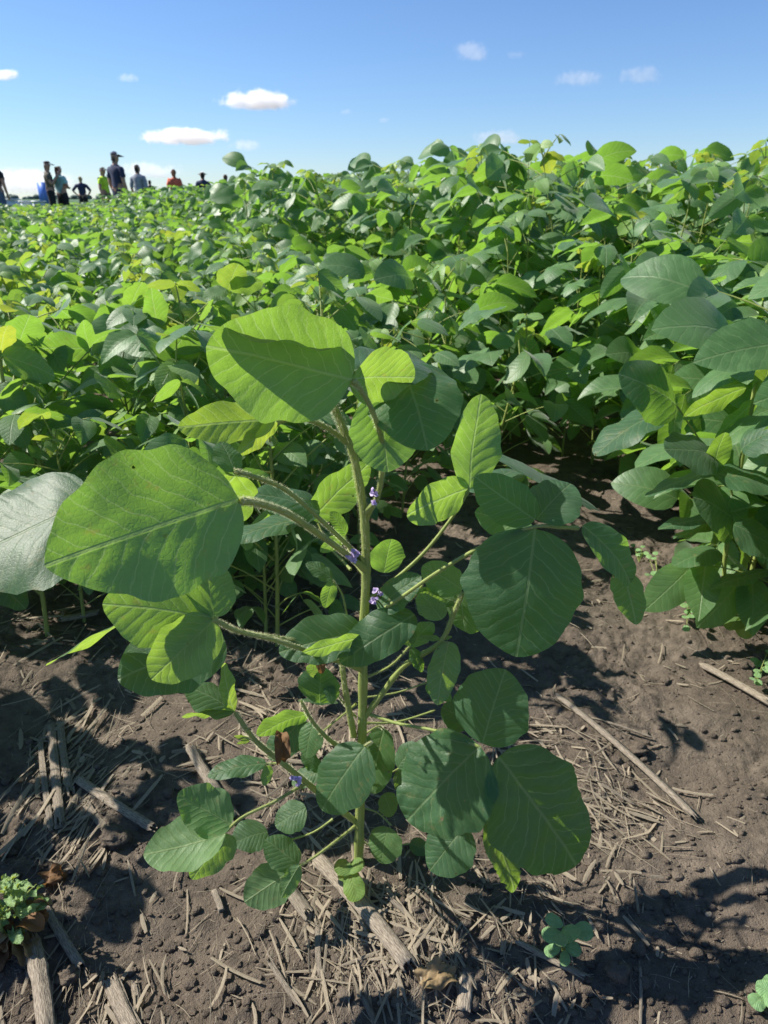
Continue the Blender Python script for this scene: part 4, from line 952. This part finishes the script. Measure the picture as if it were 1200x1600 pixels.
# ------------------------------------------------------------------ people and boards beyond the low rows
def fabric(name, col): return flat_mat(name, col, .85, .3, 12., .4)
M_SKIN = flat_mat('skin', (.42, .24, .17), .55, .1, 30., .1)
def person(label, px, Y, H, turn, shirt, pants, hair, sleeve=.5, cap=None, vest=None, arms='down', sit=0., group=None, female=False):
    x = (px-600)/FPX*(Y*math.cos(PITCH)+.1); k = H/1.86
    root = thing('person', label, 'person', (x, Y, 0), R(turn), group)
    P = {}; E = []; tagb = []
    def j(n, p, r, par=None, bone=None):
        P[n] = (np.array(p)*k, np.array(r if isinstance(r, tuple) else (r, r))*k, len(P))
        if par: E.append((P[par][2], P[n][2])); tagb.append((par, n, bone))
    fw = .9 if female else 1.
    j('pelvis', (0, 0, .96), (.155, .11)); j('belly', (0, 0, 1.10), (.14*fw, .105), 'pelvis', 'torso'); j('chest', (0, 0, 1.30), (.17*fw, .115), 'belly', 'torso')
    j('collar', (0, .015, 1.44), (.10*fw, .075), 'chest', 'torso'); j('neck', (0, .005, 1.51), .055, 'collar', 'neck'); j('jaw', (0, -.02, 1.575), (.066, .07), 'neck', 'head')
    j('head', (0, -.008, 1.655), (.082, .098), 'jaw', 'head'); j('crown', (0, .0, 1.73), (.058, .07), 'head', 'head')
    j('nose', (0, -.112, 1.635), .014, 'head', 'face')
    for s, sn in ((1, 'l'), (-1, 'r')):
        j('ear'+sn, (s*.088, .005, 1.64), .014, 'head', 'face')
        j('sh'+sn, (s*.185*fw, .01, 1.40), .062, 'chest', 'torso')
        if arms == 'down': el, wr, pm = (s*.235, .03, 1.13), (s*.235, -.05, .89), (s*.235, -.075, .82)
        elif arms == 'hips': el, wr, pm = (s*.36, .08, 1.18), (s*.23, -.04, 1.02), (s*.17, -.07, 1.0)
        elif arms == 'phone': el, wr, pm = (s*.24, -.06, 1.16), (s*.11, -.24, 1.40), (s*.07, -.28, 1.47)
        else: el, wr, pm = (s*.23, -.02, 1.15), (s*.13, -.22, 1.14), (s*.06, -.26, 1.14)
        j('el'+sn, el, .045, 'sh'+sn, 'upper'); j('wr'+sn, wr, .028, 'el'+sn, 'fore'); j('pm'+sn, pm, (.036, .02), 'wr'+sn, 'hand')
        d = nrm(np.array(pm)-np.array(wr)); sd = np.array([0, 1., 0]) if abs(d[1]) < .7 else np.array([1., 0, 0])
        for q in range(4):
            f0 = np.array(pm)+d*.04+sd*(.024-.016*q); L = (.055, .065, .06, .045)[q]
            j(f'k{q}{sn}', f0, .0095, 'pm'+sn, 'hand'); j(f't{q}{sn}', f0+d*L*.8+np.array([-s*.012, -.01, 0]), .0075, f'k{q}{sn}', 'hand')
        tb = np.array(wr)*.5+np.array(pm)*.5+sd*.03; j('th'+sn, tb, .011, 'pm'+sn, 'hand'); j('tt'+sn, tb+d*.04+sd*.012, .009, 'th'+sn, 'hand')
        j('hip'+sn, (s*.09, 0, .90), .095, 'pelvis', 'thigh'); j('kn'+sn, (s*.105, -.01, .50), .062, 'hip'+sn, 'thigh'); j('an'+sn, (s*.11, .02, .10), .043, 'kn'+sn, 'shin')
        j('to'+sn, (s*.125, -.13, .045), (.045, .04), 'an'+sn, 'foot')
    names = list(P); me = bpy.data.meshes.new('body'); me.from_pydata([tuple(P[n][0]) for n in names], E, [])
    o = bpy.data.objects.new('tmp', me); C.objects.link(o); o.modifiers.new('s', 'SKIN'); sm = o.modifiers.new('b', 'SUBSURF'); sm.levels = 1; sm.render_levels = 1
    for i, n in enumerate(names): me.skin_vertices[0].data[i].radius = tuple(P[n][1]); me.skin_vertices[0].data[i].use_root = (i == 0)
    dg = bpy.context.evaluated_depsgraph_get(); dg.update(); bm_ = bpy.data.meshes.new_from_object(o.evaluated_get(dg)); bpy.data.objects.remove(o)
    for p in bm_.polygons: p.use_smooth = True
    bm_.materials.clear(); bm_.materials.append(M_SKIN); bm_.name = 'body'
    link('body', bm_, root)
    co = np.zeros(len(bm_.vertices)*3); bm_.vertices.foreach_get('co', co); co = co.reshape(-1, 3)
    no = np.zeros(len(bm_.vertices)*3); bm_.vertices.foreach_get('normal', no); no = no.reshape(-1, 3)
    best = np.full(len(co), 9.); lab = np.zeros(len(co), int); tt = np.zeros(len(co))
    for bi, (a, b, bn) in enumerate(tagb):
        A, B = P[a][0], P[b][0]; AB = B-A; t = np.clip(((co-A)@AB)/AB.dot(AB), 0, 1); dd = np.linalg.norm(co-A-t[:, None]*AB, axis=1)-.5*P[b][1].mean()
        u = dd < best; best[u] = dd[u]; lab[u] = bi; tt[u] = t[u]
    bn = np.array([x[2] for x in tagb])[lab]; pn = np.array([x[0] for x in tagb])[lab]
    def cloth(name, mask, off, m):
        F = [tuple(p.vertices) for p in bm_.polygons if all(mask[v] for v in p.vertices)]
        if not F: return
        used = sorted({v for f in F for v in f}); ix = {v: i for i, v in enumerate(used)}
        m2 = bpy.data.meshes.new(name); m2.from_pydata([tuple(co[v]+no[v]*off*(1+.5*math.sin(co[v][2]*60+co[v][0]*40))) for v in used], [], [tuple(ix[v] for v in f) for f in F])
        for p in m2.polygons: p.use_smooth = True
        m2.materials.append(m); return link(name, m2, root)
    torso = (bn == 'torso') & (co[:, 2] > .93*k)
    slv = ((bn == 'upper') & (tt < (1 if sleeve >= 1 else sleeve+.2))) | ((bn == 'fore') & (sleeve >= 1))
    cloth('shirt', torso | slv, .016*k, shirt)
    cloth('trousers', (bn == 'thigh') | (bn == 'shin') | ((bn == 'torso') & (co[:, 2] < 1.0*k)), .014*k, pants)
    cloth('shoes', bn == 'foot', .012*k, fabric('shoe_leather', (.05, .04, .035)))
    if vest: cloth('vest', torso, .028*k, vest)
    hd = bn == 'head'
    cloth('hair', hd & ((co[:, 2] > 1.675*k) | (co[:, 1] > .03*k)), .014*k, hair)
    if female:
        mb = MB(); tube(mb, [np.array(p)*k for p in ((0, .085, 1.70), (0, .115, 1.60), (0, .11, 1.46))], .035*k, .02*k, 8, 10); mb.build('ponytail', hair, root)
    if cap:
        c = cloth('cap', hd & (co[:, 2] > 1.672*k), .03*k, cap)
        mb = MB(); V = []; F = []
        for i in range(9):
            for q in range(5):
                a = -.9+1.8*i/8; r = .095+.03*q; V.append((math.sin(a)*r*.95*k, (-math.cos(a)*r*1.0-.012)*k, (1.70-.012*q)*k))
        F = [(i*5+q, (i+1)*5+q, (i+1)*5+q+1, i*5+q+1) for i in range(8) for q in range(4)]
        mb.add(V, F); b = mb.build('brim', cap, c)
    for s in (1, -1):
        V, F = cube_sphere(3); mb = MB(); mb.add(V*.012*k+np.array([s*.032, -.098, 1.66])*k, F); mb.build('eye', M_EYE, root)
    return root
M_EYE = flat_mat('eye', (.03, .025, .02), .2, 0, 5, 0)
NAVY = fabric('navy_cloth', (.025, .035, .085)); BLACK = fabric('black_cloth', (.018, .018, .022)); JEANS = fabric('denim', (.09, .14, .24)); KHAKI = fabric('khaki_cloth', (.11, .10, .07))
HIVIS = fabric('hi_vis_cloth', (.55, .80, .05)); TURQ = fabric('turquoise_cloth', (.35, .62, .62)); GREY = fabric('grey_cloth', (.30, .32, .38)); RED = fabric('coral_cloth', (.75, .16, .09)); WHITE = fabric('white_cloth', (.7, .7, .7))
BRN = fabric('brown_hair', (.07, .04, .025)); DRK = fabric('dark_hair', (.02, .017, .015)); BLD = fabric('blond_hair', (.45, .33, .16)); RST = fabric('auburn_hair', (.16, .06, .03))
person('person in a navy polo shirt and dark cap standing tallest of the group', 190, 17.9, 1.83, 150, NAVY, NAVY, DRK, .55, NAVY, arms='down')
person('person in a bright yellow safety vest facing right', 168, 23.0, 1.70, 80, HIVIS, KHAKI, BRN, .4, KHAKI, HIVIS)
person('person in a pale grey shirt with dark hair right of the navy shirt', 222, 21.5, 1.72, 170, GREY, NAVY, DRK, .9)
person('person in a coral red top with auburn hair', 277, 22.5, 1.64, 200, RED, JEANS, RST, .4, female=True)
person('person in a dark cap and khaki top lifting both hands to the face', 84, 20.5, 1.75, 110, KHAKI, BLACK, DRK, .5, BLACK, arms='phone')
person('person in a turquoise top and black trousers beside the dark cap', 101, 20.8, 1.66, 160, TURQ, BLACK, BRN, .4, female=True, arms='front')
person('person with blond hair and a dark top, hand on hip, far behind', 132, 29., 1.62, 190, NAVY, BLACK, BLD, .9, arms='hips')
person('person in a black shirt and jeans cut off by the left edge', 1, 19.5, 1.80, 175, BLACK, JEANS, DRK, .5)
person('small far off person in black between the grey shirt and the coral top', 238, 36., 1.66, 180, BLACK, BLACK, DRK, 1.)
person('person with a pale cap and dark top seen low over the leaves', 321, 22.0, 1.55, 190, NAVY, BLACK, DRK, .5, WHITE)
person('person whose dark head just shows over the leaves, second from the right', 356, 24.5, 1.56, 180, KHAKI, BLACK, BRN, .5)
person('person whose dark head barely shows over the leaves at the right end', 381, 25.5, 1.60, 180, BLACK, BLACK, BRN, .5)
def rbox(mb, c, s, bev=.015):
    bm = bmesh.new(); bmesh.ops.create_cube(bm, size=1)
    for v in bm.verts: v.co = Vector((v.co.x*s[0], v.co.y*s[1], v.co.z*s[2]))
    bmesh.ops.bevel(bm, geom=list(bm.edges), offset=min(bev, min(s)*.3), segments=2, affect='EDGES')
    V = [tuple(v.co+Vector(c)) for v in bm.verts]; F = []
    for f in bm.faces:
        ids = [v.index for v in f.verts]
        F.append(tuple(ids) if len(ids) == 4 else (ids[0], ids[1], ids[2], ids[2]))
    bm.free(); mb.add(V, [f for f in F if len(set(f)) == 4])
M_BLUE = flat_mat('blue_board', (.08, .20, .62), .4, .08, 3, .05); M_PALE = flat_mat('pale_plastic', (.68, .74, .80), .5, .1, 3, .05); M_POST = flat_mat('wooden_stake', (.35, .27, .18), .8, .3, 20, .4); M_LID = flat_mat('white_lid', (.72, .74, .76), .5, .05, 3, .05)
def board(px, Y, w_, z0, z1, label):
    x = (px-600)/FPX*(Y*math.cos(PITCH)+.1); r = thing('sign_board', label, 'sign board', (x, Y, 0), R(6))
    mb = MB(); rbox(mb, (0, 0, (z0+z1)/2), (w_, .02, z1-z0)); mb.build('panel', M_BLUE, r)
    for s in (-1, 1): mb = MB(); rbox(mb, (s*w_*.36, .032, z1/2), (.03, .03, z1-.06), .005); mb.build('stake', M_POST, r)
board(73, 24., .34, .62, 1.22, 'blue sign board on two stakes left of the person in khaki')
def bin_(px, Y, w_, h_, label):
    x = (px-600)/FPX*(Y*math.cos(PITCH)+.1); r = thing('storage_bin', label, 'bin', (x, Y, 0), R(4), 'pale bins at the field edge')
    mb = MB(); rbox(mb, (0, 0, h_/2), (w_, .5, h_), .03); mb.build('body', M_PALE, r)
    mb = MB(); rbox(mb, (0, 0, h_+.022), (w_+.06, .56, .04), .015); mb.build('lid', M_LID, r)
bin_(20, 22., .26, .72, 'pale blue bin beside the person at the left edge')
bin_(40, 23., .34, .66, 'wide pale blue bin in the middle of the bins')
bin_(62, 22.6, .20, .66, 'narrow pale blue bin just left of the blue sign board')

# ------------------------------------------------------------------ clouds: soft volumes far up
def cloud(px, py, wpx, hpx, label, dens=.02, dist=2600., seed=0):
    r = ray(px, py); r = r/np.linalg.norm(r); c = CAMP+r*dist; zc = dist*r.dot(FW)
    sx = wpx/FPX*zc/2; sz = hpx/FPX*zc/2; sy = sx*.6
    V, F = cube_sphere(6); mb = MB(); mb.add(V*np.array([sx, sy, sz])*1.15, F)
    m = bpy.data.materials.new('cloud_vapour'); m.use_nodes = True; t = m.node_tree; g = NB(t); t.nodes.remove(t.nodes['Principled BSDF'])
    tc = g.n('ShaderNodeTexCoord'); mp = g.n('ShaderNodeMapping'); mp.inputs['Scale'].default_value = (1/sx, 1/sy, 1/sz); g.l(tc.outputs['Object'], mp.inputs[0])
    ln = g.n('ShaderNodeVectorMath', _operation='LENGTH'); g.l(mp.outputs[0], ln.inputs[0])
    ad = g.n('ShaderNodeVectorMath', _operation='ADD'); g.l(tc.outputs['Object'], ad.inputs[0]); ad.inputs[1].default_value = (seed*913., seed*331., seed*77.)
    n = g.noise(ad.outputs[0], 1.9/sz*.5, 8, .70)
    sp = g.n('ShaderNodeSeparateXYZ'); g.l(mp.outputs[0], sp.inputs[0])
    d = g.math('SUBTRACT', g.math('MULTIPLY', n, 1.9), g.math('ADD', g.math('MULTIPLY', g.math('POWER', ln.outputs['Value'], 1.5), .75), .50))
    flat = g.ramp(sp.outputs[2], -.75, -.35)
    dn = g.math('MULTIPLY', g.math('MULTIPLY', g.ramp(d, 0., .28), flat), dens)
    vs = g.n('ShaderNodeVolumePrincipled'); vs.inputs['Color'].default_value = (1, 1, 1, 1); vs.inputs['Anisotropy'].default_value = .35
    g.l(dn, vs.inputs['Density']); g.l(vs.outputs[0], t.nodes['Material Output'].inputs['Volume'])
    tag(mb.build('cloud', m, None, tuple(c)), label, 'cloud', 'small clouds in the blue sky')
cloud(405, 158, 150, 42, 'brightest small white cloud, with a flat base, right of the sky centre left', .05, seed=1)
cloud(288, 214, 170, 38, 'long flat white cloud just above the people', .045, seed=2)
cloud(385, 228, 70, 24, 'faint wisp of cloud trailing right of the long flat cloud', .01, seed=3)
cloud(738, 80, 80, 46, 'soft ragged cloud highest in the sky', .007, seed=4)
cloud(805, 86, 46, 16, 'thin faint wisp right of the highest cloud', .004, seed=5)
cloud(905, 122, 120, 34, 'thin pale streak of cloud left of the dull puff', .005, seed=6)
cloud(1000, 118, 90, 40, 'dull rounded puff of cloud at the right', .0065, seed=7)
cloud(8, 117, 60, 26, 'white cloud cut off by the left edge', .05, seed=8)
cloud(200, 122, 54, 18, 'thin pale cloud high above the people', .009, seed=9)
cloud(780, 216, 120, 34, 'pale cloud low behind the crop at the middle right', .007, seed=10)
cloud(40, 284, 200, 60, 'broad white haze of cloud low over the left horizon', .009, 4200., seed=11)
cloud(230, 268, 150, 34, 'low white cloud behind the heads of the people', .008, 4200., seed=12)
cloud(600, 188, 30, 14, 'tiny faint cloud in the middle of the sky', .008, seed=13)
cloud(541, 175, 26, 14, 'tiny white cloud right of the brightest one', .01, seed=14)
